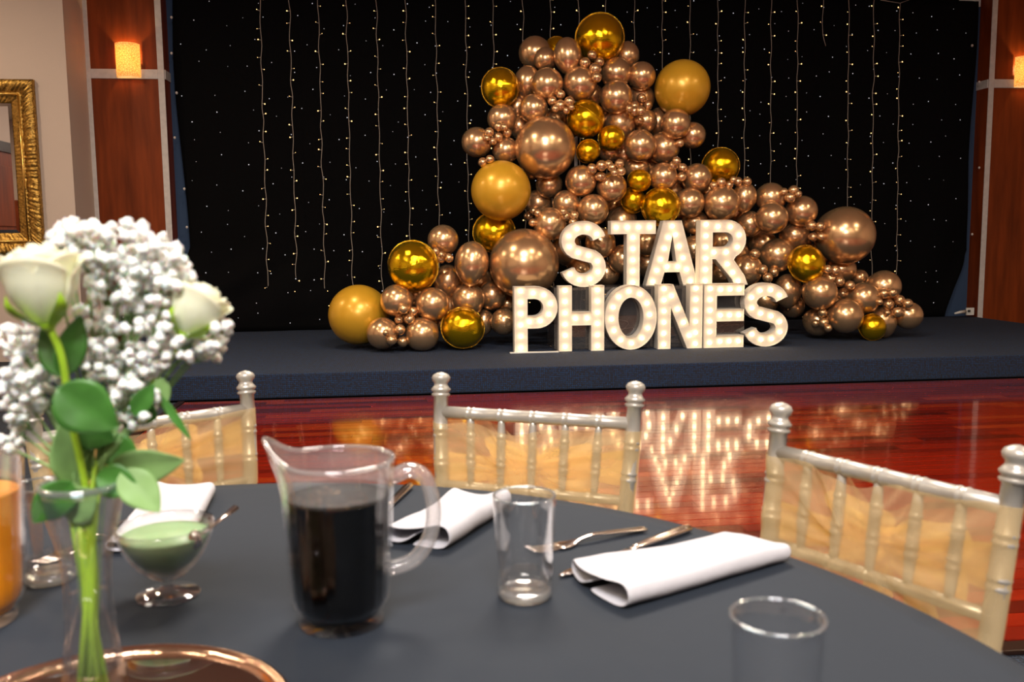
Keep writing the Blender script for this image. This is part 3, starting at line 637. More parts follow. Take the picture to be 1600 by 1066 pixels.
for i, b_ in enumerate(B):
    if b_[0] != 'm': continue
    Y = 7.65 if not (795 < b_[1] < 1240 and b_[2] > 335) else 8.0; last = None; hit = False; gap = (9, 0)
    while Y < 9.6:
        c, rx, ry = place(b_, Y)
        if pen(c, rx) > 0 and last is not None: hit = True; break
        g_ = min((c-c2).length-(rx+r2)*.93 for c2, r2 in placed)
        if g_ < gap[0]: gap = (g_, Y)
        last = Y; Y += .012
    if not hit: last = gap[1]
    near = [res[j][0].y for j in res if B[j][0] != 'm' and B[j][5] < 3 and sqrt((B[j][1]-b_[1])**2+(B[j][2]-b_[2])**2) < B[j][3]+b_[3]]
    if near and b_[5] == 0: last = min(last, min(near)-.03)
    c, rx, ry = place(b_, last); placed.append((c, rx)); res[i] = (c, rx, ry)
CENTRE = Vector((on_y(960, 330, 8.7)))
rnd = random.Random(21)
for i, b_ in enumerate(B):
    c, rx, ry = res[i]; k = b_[0]
    grp = {'c': 'rose-gold balloons of the garland', 'm': 'mini rose-gold balloons of the garland', 'giant': 'giant chrome balloons', 'pearl': 'giant pearl-gold balloons', 'foil': 'gold foil orbs', 'foils': 'gold foil orbs'}[k]
    if k in ('foil', 'foils'):
        o = link('foil_balloon', MEf); se = link('seam', MEseam, o)
        tow = (CAM-c).normalized(); ax = {0: (tow+Vector((.10, 0, -.12))), 1: tow+Vector((.1, 0, .05)), 2: Vector((-.55, -.25, -.75)), 3: tow+Vector((-.28, 0, -.15)), 4: tow+Vector((.1, 0, .12)), 5: tow+Vector((0, 0, -.12)), 6: tow+Vector((-.2, 0, .1)), 7: tow+Vector((.1, 0, .1)), 8: tow+Vector((.2, 0, .2))}[[j for j in range(len(B)) if B[j][0] == k].index(i)] if k == 'foil' else tow+Vector((rnd.uniform(-.4, .4), 0, rnd.uniform(-.4, .4)))
        q = Vector((0, 0, 1)).rotation_difference(ax.normalized())
        o.matrix_world = Matrix.Translation(c) @ q.to_matrix().to_4x4() @ Matrix.Diagonal((rx, ry, rx*.97, 1))
    else:
        me = {'c': MEc, 'm': MEm, 'giant': MEg, 'pearl': MEp}[k]
        o = link({'c': 'balloon', 'm': 'small_balloon', 'giant': 'giant_balloon', 'pearl': 'giant_balloon'}[k], me)
        if abs(rx-ry)/rx > .1: R_ = Matrix.Rotation(rnd.uniform(-.15, .15), 4, 'Y'); sc_ = (rx, rx, ry, 1)
        else:
            inn = (CENTRE-c); inn.y = abs(inn.y)+.9; q = Vector((0, 0, -1)).rotation_difference((inn.normalized()+Vector((rnd.uniform(-.3, .3), .3, rnd.uniform(-.3, .3)))).normalized()); R_ = q.to_matrix().to_4x4(); a = (rx+ry)/2*(1.045 if k == 'c' else 1.0); sc_ = (a, a, a*1.02, 1)
        o.matrix_world = Matrix.Translation(c) @ R_ @ Matrix.Diagonal(sc_)
    tag(o, labels[i], 'balloon', grp)
# support pole inside the garland
pp = on_y(900, 250, 9.3)
bs = thing('balloon_stand', 'slim grey pole behind the balloons at the garland\'s centre', 'stand', (pp.x, 9.3, SZ))
MB().tube([(0, 0, .012), (0, 0, 2.75)], .018, 10).build('pole', M['strip'], bs); MB().lathe([(.001, 0), (.22, 0), (.22, .01), (.02, .014), (.001, .014)], 24).build('base_plate', M['strip'], bs)
# ------------------------------------------------------------------ chiavari chairs
def ringprof(segs, L, r0, rings, taper=None):
    t = []; n = segs
    for i in range(n+1):
        s_ = i/n*L; r_ = r0 if taper is None else taper(s_/L)*r0
        t.append((s_, r_))
    for c in rings:
        for d in (-.006, .006): t += [(c+d-.004, r0 if taper is None else r0*taper(c/L)), (c+d-.0015, r0*1.11 if taper is None else r0*taper(c/L)*1.14), (c+d+.0015, r0*1.11 if taper is None else r0*taper(c/L)*1.14), (c+d+.004, r0 if taper is None else r0*taper(c/L))]
    t = sorted(x for x in t if 0 <= x[0] <= L); return t
def turned(p0, p1, r0, rings, n=14, segs=6, taper=None, path=None, mb=None, finial=False):
    p0 = Vector(p0); p1 = Vector(p1); L = (p1-p0).length; pr = ringprof(segs, L, r0, rings, taper)
    f = path or (lambda s_: p0.lerp(p1, s_/L)); pts = [f(s_) for s_, _ in pr]; rr = [r_ for _, r_ in pr]
    if finial:
        d = (pts[-1]-pts[-2]).normalized(); e = pts[-1]
        for h, r_ in ((.002, 1.25), (.006, 1.3), (.010, 1.0), (.012, 1.3), (.016, 1.38), (.021, 1.1), (.025, .92), (.029, .95), (.034, 1.22), (.040, 1.32), (.046, 1.1), (.050, .6), (.052, .05)): pts.append(e+d*h); rr.append(r_*r0)
    mb = mb or MB(); mb.tube(pts, rr, n); return mb
def make_chair(loc, rz, label, wtop=.385, sash='low', sashlabel=''):
    """local frame: x along the back, +y outward (away from the table)"""
    t_ = thing('chiavari_chair', label, 'chair', loc, rz, 'silver chiavari chairs at the table'); H_ = .92
    def post(sx):
        def f(s_):   # s_ = height
            hw = .178+(wtop/2-.178)*sm((s_-.40)/.5) if s_ > .40 else .178
            y = .055*max(0, (s_-.42)/.5)**1.3 - (.0 if s_ > .42 else -.03*((.42-s_)/.42)**1.5)
            return Vector((sx*hw, y, s_))
        return f
    for sx in (-1, 1):
        f = post(sx); mb = MB(); turned((0, 0, 0), (0, 0, H_-.052), .0148, [.1, .2, .3, .52, .64, .735, .795], segs=20, path=lambda s_: f(s_), mb=mb, finial=True)
        o = mb.build('leg', M['silver'], t_)
    for sx in (-1, 1):
        MBf = turned((sx*.19, -.38, 0), (sx*.185, -.37, .43), .014, [.1, .22, .36], segs=8); MBf.build('leg', M['silver'], t_)
    fL, fR = post(-1), post(1)
    zr = H_-.083; zl = H_-.232
    turned(fL(zr), fR(zr), .0125, [wtop*k/6 for k in range(1, 6)], segs=6).build('top_rail', M['silver'], t_)
    turned(fL(zl), fR(zl), .010, [wtop*.93*k/6 for k in range(1, 6)], segs=6).build('lower_rail', M['silver'], t_)
    for k in range(1, 6):
        a = fL(zr).lerp(fR(zr), k/6); b_ = fL(zl).lerp(fR(zl), k/6); turned(b_, a, .0085, [.055, .10], segs=8, taper=lambda q: .75+.35*sin(pi*min(1, max(0, q)))).build('spindle', M['silver'], t_)
    z2 = .52; turned(fL(z2), fR(z2), .010, [.1, .25], segs=4).build('back_stretcher', M['silver'], t_)
    st = MB().box((-.205, -.40, .43), (.205, .02, .452)).build('seat', M['silver'], t_, smooth=False); bevel(st, .008)
    cs = MB().grid(lambda u, v: ((u-.5)*.38, -.385+v*.37, .452+.038*(1-(2*abs(u-.5))**6)*(1-(2*abs(v-.5))**6)), 16, 16).build('cushion', M['petal'], t_)
    for z in (.12, .26):
        for sx in (-1, 1): MB().tube([(sx*.19, -.375, z), (sx*.178, .02, z)], .008, 8).build('side_stretcher', M['silver'], t_)
    # organza sash wound round the back posts
    zt = {'low': H_-.098, 'high': H_-.082, 'right': H_-.082}[sash]; zb = zt-{'low': .185, 'high': .155, 'right': .215}[sash]
    s_ = thing('chair_sash', sashlabel, 'sash', loc, rz, 'gold organza chair sashes')
    def band(front):
        def g(u, v):
            x = (u-.5)*2; zu = zt+(zb-zt)*v; e = abs(x)
            f0 = fR(min(zu, H_-.05)); hw = f0.x+.017; yy = f0.y
            pin = math.exp(-(x/.30)**2) if not front else .30*math.exp(-((x+.15)/.35)**2)
            zc = (zt+zb)/2+.0; z = zu+(zc-zu)*pin*.55
            phi = atan2((v-.5)*(zt-zb), (x+(.12 if front else 0))*.19); rad_ = sm((abs(x)+.25*abs(v-.5))*2.2); fold = (.0045*sin(phi*11+(2 if front else 0))+.003*sin(phi*23+1))*rad_*(1.2-abs(x)*.7)+.002*sin(v*17+2*x)+.003*noise.noise((x*3, v*4, 5*front+loc[0]*7))
            ang = (abs(x)-.9)/.1 if abs(x) > .9 else 0
            y = yy+(-.020 if front else .022)*(1-ang**2*.95 if ang > 0 else 1)+fold*(1-.7*max(0, ang))
            z += .004*sin(x*9+v*3)-(.012 if sash == 'high' else .006)*(1-x*x)*v*0
            return (x*hw, y, z)
        return g
    MB().grid(band(True), 60, 30).build('front_wrap', M['organza'], s_)
    MB().grid(band(False), 60, 30).build('back_wrap', M['organza'], s_)
    # two twisted tie bands + knot + bow loops + tails behind
    zc = (zt+zb)/2; y0 = fR(zc).y+.035
    for sx in (-1, 1):
        def tie(u, v, sx=sx): 
            x = sx*(u*(fR(zc).x+.014)); wv = .010+.030*u; return (x, y0-.016*u+.004*sin(v*9)-(0.02*max(0, (u-.93)/.07)), zc+(v-.5)*2*wv+.03*sx*u*.6)
        MB().grid(tie, 24, 8).build('tie_band', M['organza2'], s_)
        def loop(u, v, sx=sx):
            a = u*2*pi; L_ = .115*(1-cos(a))/2; op = .034*sin(a); wv = (.012+.048*sin(a/2)**1.0)
            return (sx*L_*1.0+.004*sin(v*11), y0+.02+op*.8+.006*sin(v*14+a), zc-.012*(1-cos(a))/2+(v-.5)*2*wv+.004*sin(a*3))
        MB().grid(loop, 32, 12).build('bow_loop', M['organza2'], s_)
        def tail(u, v, sx=sx):
            return (sx*(.015+.055*u)+(v-.5)*(.03+.07*u), y0+.03+.012*sin(v*12+u*3), zc-.25*u)
        MB().grid(tail, 10, 16).build('tail', M['organza2'], s_)
    MB().lathe([(.001, -.020), (.014, -.015), (.021, 0), (.014, .015), (.001, .020)], 14, (0, y0+.02, zc), fn=lambda r_, z_, a: (r_*(1+.12*sin(5*a)), z_)).build('knot', M['organza2'], s_)
    return t_
def chair_from(pl, pr, label, **k):
    a = on_z(pl[0], pl[1], .92); b_ = on_z(pr[0], pr[1], .92); d = (b_-a); ang = atan2(d.y, d.x); mid = (a+b_)/2
    out = Vector((-sin(ang), cos(ang), 0)); mid -= out*.055; return make_chair((mid.x, mid.y, -.012 if mid.y < 2.2 else 0), ang, label, wtop=k.pop('w', d.length), **k)
chair_from((690, 572), (993, 585), 'silver chiavari chair in the centre, beyond the clear pitcher', sash='low', sashlabel='sheer gold organza sash on the centre chair')
chair_from((1223, 617), (1592, 680), 'silver chiavari chair at the right edge, angled towards the table', w=.385, sash='right', sashlabel='sheer gold organza sash on the right-hand chair')
chair_from((58, 605), (372, 571), 'silver chiavari chair at the left behind the flowers', w=.42, sash='high', sashlabel='sheer gold organza sash on the left chair behind the flowers')
# ------------------------------------------------------------------ table
TZ = .75; TC = Vector((-.299, .695, 0)); TR = .9007
tb = thing('banquet_table', 'round banquet table hidden under the dark cloth', 'table', (TC.x, TC.y, 0))
MB().lathe([(.001, TZ-.03), (TR-.012, TZ-.03), (TR-.008, TZ-.015), (TR-.012, TZ-.004), (.001, TZ-.004)], 64).build('tabletop', M['trimdark'], tb, sharp=40)
for k in range(4): a = pi/4+k*pi/2; MB().tube([(.55*cos(a), .55*sin(a), -.012), (.55*cos(a), .55*sin(a), TZ-.03)], .016, 10).build('leg', M['strip'], tb)
def cloth(u, v):
    a = 2*pi*u; 
    if v < .5:
        r_ = TR*(v/.5)*.9985; k = .0007*noise.noise((r_*cos(a)*5, r_*sin(a)*5, 0))*1.0
        return (TC.x+r_*cos(a), TC.y+r_*sin(a), TZ+.0015+k)
    q = (v-.5)/.5; drop = .235*q; fl = sm(q*3)*(.012*q+.010*q*sin(a*18)+.006*q*sin(a*31+1)); r_ = TR+.004*min(1, q*20)+fl
    return (TC.x+r_*cos(a), TC.y+r_*sin(a), TZ+.0015-.0*q-drop-(0 if q > .02 else 0))
cl = tag(MB().grid(cloth, 240, 60).build('tablecloth', M['navycloth'], smooth=True), 'dark navy cloth draped over the round table', 'tablecloth'); solid(cl, .0025, 1)
T0 = TZ+.0042
# ------------------------------------------------------------------ tumblers
def tumbler(x, y, label, rt_=.0375, rb=.0325, h=.125):
    t_ = thing('glass_tumbler', label, 'glass', (x, y, T0), 0, 'clear tumblers on the table')
    outer = [(.001, 0), (rb-.004, 0), (rb-.001, .002), (rb, .006), (rb+.0006, .014)]+[(rb+(rt_-rb)*k/8, .014+(h-.016)*k/8) for k in range(1, 9)]+[(rt_, h-.001), (rt_-.001, h)]
    inner = [(rt_-.0022, h-.001)]+[(rb-.002+(rt_-rb)*k/8, .018+(h-.02)*k/8) for k in range(7, 0, -1)]+[(rb-.004, .017), (rb-.010, .0125), (.001, .0115)]
    MB().lathe(outer+inner, 64).build('glass_body', M['glass'], t_)
    MB().lathe([(.001, .0006), (rb-.0045, .0006), (rb-.0015, .003), (rb-.0008, .008), (rb-.004, .0105), (.001, .0085)], 48).build('base', M['thick'], t_)
    MB().tube([((rt_-.001)*cos(2*pi*k/64), (rt_-.001)*sin(2*pi*k/64), h) for k in range(65)], .0013, 8).build('rim', M['bluerim'], t_); return t_
tumbler(.130, 1.028, 'empty clear glass tumbler between pitcher and right napkin')
tumbler(.2865, .658, 'empty clear glass tumbler cut off at the bottom right')
tumbler(-.463, 1.165, 'clear glass tumbler half hidden behind the flower vase')
# ------------------------------------------------------------------ pitchers
def pitcher(x, y, ang, label, liquid, lm, level):
    t_ = thing('beverage_pitcher', label, 'pitcher', (x, y, T0), ang, 'clear plastic pitchers')
    h = .187
    def rad(z):
        if z < .012: return .047
        if z < .03: return .047+.0085*sm((z-.012)/.018)
        return .0555+.0075*((z-.03)/(h-.03))
    def spout(r_, z_, a, flute=0):
        a = (a+pi) % (2*pi)-pi; g = math.exp(-((abs(a)-pi)/.48)**2)   # spout towards -x
        k = sm((z_-.140)/(h-.140)); r2 = r_*(1+flute*cos(a*24)*(1 if .03 < z_ < h-.03 else 0))
        return r2+.015*g*k*k, z_+.026*g*sm((z_-.15)/(h-.15))
    zs = [0, .003, .010, .013, .018, .024, .03]+[.03+(h-.03)*k/14 for k in range(1, 15)]
    outer = [(.001, .0)]+[(rad(z)-(.002 if z == 0 else 0), z) for z in zs]
    inner = [(rad(z)-.0032, z+.0005) for z in zs[::-1] if z > .016]+[(.030, .012), (.001, .011)]
    mb = MB(); mb.lathe(outer, 96, fn=lambda r_, z_, a: spout(r_, z_, a, .006)); mb.lathe(inner, 96, fn=lambda r_, z_, a: spout(r_, z_, a, .012))
    n = 96; lo = (len(outer)-1)*n; li = len(outer)*n; mb.add([], []); 
    mb.f += [(lo+k, lo+(k+1) % n, li+(k+1) % n, li+k) for k in range(n)]; mb.mi += [0]*n
    mb.build('body', M['plastic'], t_)

    rimp = [(cos(a)*q[0], sin(a)*q[0], q[1]) for a in [2*pi*k/72 for k in range(73)] for q in [spout(rad(h)-.001, h, a)]]
    MB().tube(rimp, .0024, 8).build('rim', M['frost'], t_)
    MB().lathe([(rad(z)-.0036, z) for z in [level+.004+(h-level-.006)*k/8 for k in range(9)]], 96, fn=lambda r_, z_, a: spout(r_, z_, a, .012)).build('scuffed_sheen_collar', M['collar'], t_)  # added inner sheet, its milkiness stands for scuffing and pale reflections
    r1 = rad(.155); P = [(r1-.003, 0, .163), (r1+.018, 0, .171), (r1+.036, 0, .160), (r1+.044, 0, .128), (r1+.040, 0, .095), (r1+.022, 0, .068), (rad(.055)-.002, 0, .058)]
    MB().tube(cat_rom(P, 6), [.0085]*37, 14, sx=1.35, hint=(0, 1, 0)).build('handle', M['frost'], t_)
    zl = [.0135, .02, .03]+[.03+(level-.03)*k/8 for k in range(1, 9)]
    MB().lathe([(.001, .0125)]+[(rad(z)*.985-.0036, z) for z in zl]+[(.001, level)], 64).build(liquid, lm, t_, sharp=50)
    return t_
pc_ = pitcher(-.084, .985, radians(2), 'clear pitcher of dark cola with a lifted spout', 'cola', M['cola'], .145)
M['ice'] = glass('ice', (.95, .8, .6), .15, 1.31)
for k, (dx, dy, rz) in enumerate(((.02, -.022, .3), (-.012, .012, .9), (.0, -.036, .1), (-.030, -.012, .5))):
    o = MB().box((-.011, -.011, -.006), (.011, .011, .006)).build('ice_cube', M['ice'], pc_, smooth=False); o.location = (dx, dy, .1475); o.rotation_euler = (.2, .1, rz); bevel(o, .003)
jp = on_z(-43, 972, T0); pitcher(jp.x, jp.y, radians(150), 'clear pitcher of orange juice cut off by the left edge', 'orange_juice', M['juice'], .150)
# ------------------------------------------------------------------ napkins
def napkin(NL, NR, FL, FR, label, h=.026, seed=0, roll=1.0):
    """NL, NR near corners, FL, FR far corners (on the table)"""
    NL, NR, FL, FR = [Vector((p[0], p[1], T0)) for p in (NL, NR, FL, FR)]
    prof = []   # across u in 0..1 and height; an S-fold seen end-on
    Wd = (NR-NL).length; R_ = h*.5; ru = R_/Wd; r3 = h*.34; rv = r3/Wd
    prof += [(.42, .004), (.6, .0025), (.8, .0022), (1-ru*1.2, .0022)]
    prof += [(1-ru*1.1+ru*1.1*sin(a), R_+.002-R_*cos(a)) for a in [pi*k/8 for k in range(1, 8)]]
    prof += [(1-ru*1.6, h*1.0), (.72, h*.93), (.55, h*.84), (.38, h*.77), (.24, h*.74), (.14, h*.72)]
    prof += [(rv*1.1-rv*1.1*sin(a), r3+.004+r3*cos(a)) for a in [pi*k/8 for k in range(1, 8)]]
    prof += [(.16, .004), (.27, h*.16), (.38, h*.34), (.45, h*.50)]
    Wd = (NR-NL).length
    nv = 28; vs = []
    for j in range(nv+1):
        v = j/nv; L = NL.lerp(FL, v); Rr = NR.lerp(FR, v)
        for u, z in prof:
            uu = max(0, min(1, u)); p = L.lerp(Rr, u); hz = z*(1-.14*sin(pi*v)*sin(3*uu+seed)-.22*roll*sm((v-.15)*2)*(1-uu)+.22*roll*sm((v-.75)*4)*sin(5.2*uu+seed+.6))
            p.z = T0+max(.0018, hz+.0012*noise.noise((u*6, v*7, seed))); d = (FL-NL).normalized(); p += d*(.010*sin(3.1*u+seed)*(1 if v > .5 else -1)*abs(2*v-1)**4); vs.append(p)
    m_ = len(prof); mb = MB().add(vs, [(j*m_+i, j*m_+i+1, (j+1)*m_+i+1, (j+1)*m_+i) for j in range(nv) for i in range(m_-1)])
    o = tag(mb.build('napkin', M['napkin']), label, 'napkin', 'folded white napkins'); solid(o, .0022, 0); subsurf(o, 1); return o
def xy(x, y, z=T0): q = on_z(x, y, z); return (q.x, q.y)
napkin(xy(893, 897, .757), xy(982, 957), xy(1125, 832, .775), xy(1236, 874, .760), 'folded white napkin at right, beside the fork and knife', .030, 0)
napkin(xy(607, 842, .757), xy(698, 866), xy(700, 768, .775), xy(803, 792, .760), 'folded white napkin in the middle, behind the pitcher handle', .034, 1.3)
napkin(xy(168, 863), xy(292, 868), xy(243, 760, .765), xy(338, 768, .760), 'folded white napkin at left, behind the dessert glass', .022, 2.1, .3)
# ------------------------------------------------------------------ cutlery
def fork(tip, end, label):
    a = Vector((*tip, T0)); b_ = Vector((*end, T0)); d = b_-a; L = d.length; t_ = tag(bpy.data.objects.new('fork', None), label, 'fork', 'forks'); COL.objects.link(t_); t_.location = a; t_.rotation_euler = (0, 0, atan2(d.y, d.x))
    hw = lambda s_: .013 if .045 < s_ < .06 else (.013-(s_-.06)*.45 if .06 <= s_ < .082 else (.0035+max(0, (s_-.1)/(L-.1))*.0045))
    def g(u, v):
        s_ = .045+(L-.045)*v; z = .003+.007*sm((s_-.06)/.045)*(1-max(0, s_-.11)/(L-.11)*.8); return (s_, (u-.5)*2*hw(s_), z+.001*(1-(2*u-1)**2))
    solid(MB().grid(g, 6, 40).build('handle', M['steel'], t_), .0025)
    for k in range(4):
        y = (k-1.5)*.0072; MB().tube([(.048, y, .004), (.03, y, .0025), (.012, y, .004), (0, y, .008)], [.0018, .0017, .0014, .0006], 6).build('tine', M['steel'], t_)
    return t_
def knife(tip, end, label):
    a = Vector((*tip, T0)); b_ = Vector((*end, T0)); d = b_-a; L = d.length; t_ = tag(bpy.data.objects.new('knife', None), label, 'knife', 'knives'); COL.objects.link(t_); t_.location = a; t_.rotation_euler = (0, 0, atan2(d.y, d.x)); Lb = L*.52
    MB().grid(lambda u, v: (Lb*v, -.009*(1-(1-min(1, v*5))**2)*(1-.0)+u*(.018*(1-(1-min(1, v*5))**2)), .003+.0012*(1-(2*u-1)**2)), 6, 24).build('blade', M['steel'], t_); solid(t_.children[0], .0014)
    MB().tube([(Lb-.002, 0, .004), (Lb+.01, 0, .0052), (Lb+.04, 0, .006), (L-.02, 0, .0065), (L-.002, 0, .006), (L, 0, .006)], [.0035, .0045, .0055, .0062, .005, .001], 10, sx=1.3, hint=(0, 1, 0)).build('handle', M['steel'], t_); return t_
fork(xy(825, 866), xy(1007, 831), 'steel dinner fork lying behind the empty tumbler')
knife(xy(874, 904), xy(1078, 831), 'steel table knife tucked under the right napkin')
knife(xy(560, 840), xy(641, 763), 'steel knife whose handle shows through the pitcher handle')
fork(xy(55, 888), xy(160, 842), 'steel fork at left with tines showing beside the vase')
# ------------------------------------------------------------------ dessert coupe
p = (-.2995, 1.090)
t_ = thing('dessert_coupe', 'footed glass coupe filled with mint-green dessert', 'dessert glass', (p[0], p[1], T0))
out = [(.001, 0), (.036, 0), (.038, .002), (.036, .004), (.018, .007), (.009, .011), (.0075, .016), (.010, .021), (.024, .028), (.038, .042), (.049, .060), (.0555, .078), (.0575, .090)]
inn = [(.0555, .0895), (.0535, .078), (.0465, .061), (.036, .045), (.022, .032), (.008, .027), (.001, .0265)]
MB().lathe(out+inn, 64).build('glass_bowl', M['glass'], t_)
MB().lathe([(.001, .0275), (.007, .0278), (.0212, .0335), (.0348, .046), (.0452, .0615), (.0515, .0755), (.0505, .0775), (.001, .0785)], 48).build('dessert', M['mint'], t_)
sp = tag(bpy.data.objects.new('teaspoon', None), 'small steel teaspoon standing in the mint dessert', 'spoon'); COL.objects.link(sp)
a = on_y(312, 838, 1.075); b_ = on_y(369, 793, 1.13); MB().tube([a, a.lerp(b_, .5), b_], [.0016, .0017, .0032], 8, sx=1.5).build('handle', M['steel'], sp)
MB().lathe([(.001, -.012), (.007, -.008), (.009, 0), (.006, .009), (.001, .012)], 12, a-(b_-a).normalized()*.008).build('bowl', M['steel'], sp)
# ------------------------------------------------------------------ mirror plate and vase
mpC = (-.276, .760)
t_ = thing('mirror_plate', 'round mirror plate with a rose-gold rim under the vase', 'plate', (mpC[0], mpC[1], T0))
MB().lathe([(.001, .001), (.155, .001), (.155, .006), (.001, .006)], 96).build('mirror_disc', M['mirror'], t_, sharp=40)
MB().lathe([(.153, .0), (.166, .0), (.169, .006), (.167, .012), (.162, .014), (.157, .011), (.153, .0065)], 120, closed=True).build('rim', M['rosegold'], t_)
V0 = T0+.0065; VP = Vector((-.2865, .797, V0))
vs_ = thing('bud_vase', 'clear trumpet-shaped glass vase on the mirror plate', 'vase', VP)
vh = .212
def vr(z): q = z/vh; return .028-.0085*sm(q/.55)+.0145*sm((q-.58)/.42)**1.3+.0015*0
zs = [vh*k/24 for k in range(25)]
MB().lathe([(.001, 0)]+[(vr(z), z) for z in zs]+[(vr(z)-.0028, z) for z in zs[::-1] if z > .014]+[(.018, .012), (.001, .0115)], 64).build('glass_body', M['glass'], vs_)
MB().tube([((vr(vh)-.001)*cos(2*pi*k/64), (vr(vh)-.001)*sin(2*pi*k/64), vh) for k in range(65)], .0030, 8).build('rim', M['bluerim'], vs_)
MB().lathe([(.001, .0125)]+[(vr(z)-.0034, z) for z in zs if .013 < z < .118]+[(.001, .1175)], 48).build('water', M['water'], vs_)
# ------------------------------------------------------------------ flowers
FD = .80
def leaf(base, tip, wd, droop=.0, tw=0, m_='green', parent=None, name='leaf'):
    base = Vector(base); tip = Vector(tip); d = tip-base; L = d.length; d.normalize(); view = (CAM-base).normalized()
    side = d.cross(view).normalized(); side = Quaternion(d, tw) @ side; nn = side.cross(d)
    def g(u, v):
        w_ = wd*(sin(pi*v**.8)**.85)*(1 if v < 1 else 0)*.5; x = (u-.5)*2
        return base+d*(L*v)+side*(x*w_)+nn*(.18*abs(x)*w_-droop*L*v*v+.03*w_*sin(v*14)*x)
    o = MB().grid(lambda u, v: g(u, v), 8, 14).build(name, M[m_], parent); solid(o, .0006); return o
def rose(cx, cy, Y, rr, hh, tilt_, stem_pts, label, n=17):
    c = on_y(cx, cy, Y); t_ = thing('white_rose', label, 'rose', (0, 0, 0), 0, 'white roses in the vase')
    R0 = Matrix.Translation(c) @ Matrix.Rotation(tilt_[1], 4, 'Y') @ Matrix.Rotation(tilt_[0], 4, 'X')
    for i in range(n):
        q = i/(n-1); az = i*2.39996; Rb = rr*(.25+.62*q); top = hh*(1-.18*q); span = 1.25 if q > .3 else 1.6; out_ = .30*q**1.5; rnd_ = random.Random(i*7+int(cx))
        lean = rnd_.uniform(-.04, .1)
        def g(u, v, Rb=Rb, top=top, az=az, span=span, out_=out_, lean=lean, q=q):
            a = az+(u-.5)*2*span*(.55+.45*sin(pi*min(1, v*.62+.12))); prof_ = (sin(min(1, v*1.25)*pi/2)**.8)
            r_ = Rb*(.18+.82*prof_)+rr*out_*max(0, v-.72)**1.2*4*.5+lean*rr*v*.5; edge = 1-.22*(2*abs(u-.5))**2.2
            z = -hh*.5+top*v*edge; k = max(0, v-.8)*5; r_ += .05*rr*k*k*(q > .45)
            return R0 @ Vector((r_*cos(a), r_*sin(a), z))
        o = MB().grid(g, 12, 14).build('petal', M['petal'], t_); solid(o, .0006)
    for k in range(5):
        az = k*2*pi/5+.4
        def g(u, v, az=az):
            a = az+(u-.5)*.75*(1-v); r_ = rr*(.2+.80*sin(min(1, v*1.3)*pi/2))+.002; return R0 @ Vector((r_*cos(a), r_*sin(a), -hh*.52+hh*.42*v))
        MB().grid(g, 4, 8).build('sepal', M['stem'], t_)
    bot = R0 @ Vector((0, 0, -hh*.5))
    MB().lathe([(.001, -.006), (.005, -.004), (.0075, .002), (.006, .007)], 14, bot).build('hip', M['stem'], t_)
    MB().tube(cat_rom([bot]+stem_pts, 8), .0032 if cx < 200 else .0022, 8).build('stem', M['stem'], t_)
    return t_
vin = lambda dx, dy, z: Vector((VP.x+dx, VP.y+dy, V0+z))
r1 = rose(66, 443, .775, .032, .068, (radians(0), radians(-4)), [on_y(97, 560, .78), on_y(112, 660, .79), vin(.004, 0, .2), vin(.002, .003, .11), vin(.006, -.004, .016)], 'large cream-white rose at left on a thick green stem')
r2 = rose(308, 484, .82, .026, .050, (radians(-10), radians(28)), [on_y(278, 545, .83), on_y(222, 620, .84), on_y(160, 700, .82), vin(.008, 0, .2), vin(.004, .006, .11), vin(-.006, .004, .016)], 'smaller cream-white rose at right among the baby\'s breath')
# leaves on the first rose
def P_(x, y, Y): return on_y(x, y, Y)
leaf(P_(95, 590, .785), P_(128, 492, .80), .026, .05, .3, 'green', r1); leaf(P_(98, 590, .79), P_(64, 505, .80), .024, .05, -.4, 'green', r1)
leaf(P_(88, 606, .76), P_(182, 672, .76), .045, .1, .15, 'green', r1); leaf(P_(112, 668, .80), P_(180, 690, .81), .03, .1, .2, 'green', r1)
leaf(P_(118, 760, .81), P_(96, 655, .80), .034, -.05, .2, 'palegreen', r1); leaf(P_(112, 752, .79), P_(52, 820, .78), .034, .1, -.3, 'green', r1)
leaf(P_(95, 800, .80), P_(150, 770, .79), .040, .05, .1, 'palegreen', r1)
leaf(P_(208, 650, .80), P_(240, 600, .80), .018, .05, 0, 'green', r2); leaf(P_(170, 735, .80), P_(287, 722, .79), .034, .06, .4, 'palegreen', r2)
leaf(P_(190, 735, .79), P_(250, 800, .78), .032, .06, -.1, 'palegreen', r2); leaf(P_(150, 745, .79), P_(215, 760, .785), .030, .06, .1, 'green', r2)
leaf(P_(160, 680, .82), P_(215, 735, .82), .030, .05, .1, 'green', r2); leaf(P_(246, 615, .82), P_(300, 690, .82), .008, .05, 0, 'green', r2)
leaf(P_(250, 590, .82), P_(255, 640, .82), .016, .05, 0, 'palegreen', r2); leaf(P_(212, 640, .82), P_(246, 655, .83), .022, .05, 0, 'green', r2)
# loose cut stems in the vase
for k, (a_, b2) in enumerate((((-.010, .0, .20), (-.010, .004, .016)), ((.012, .004, .20), (.012, -.004, .016)), ((0, -.006, .20), (-.002, .010, .016)))):
    pass
CL = [(140, 385, 38, 46), (200, 385, 42, 60), (250, 408, 38, 50), (283, 430, 26, 20), (172, 432, 42, 46), (225, 448, 44, 54), (150, 490, 34, 26), (200, 500, 44, 42), (255, 522, 32, 24), (155, 560, 34, 32), (200, 578, 38, 42), (235, 560, 28, 22),
      (205, 632, 34, 34), (228, 615, 22, 16), (28, 530, 32, 30), (62, 560, 34, 30), (20, 592, 26, 22), (62, 604, 34, 28), (35, 640, 30, 18), (14, 690, 16, 5), (24, 668, 14, 5), (298, 540, 26, 16), (346, 522, 16, 12), (330, 546, 18, 10), (108, 372, 26, 20), (75, 392, 10, 3), (350, 500, 12, 6), (95, 372, 14, 8)]
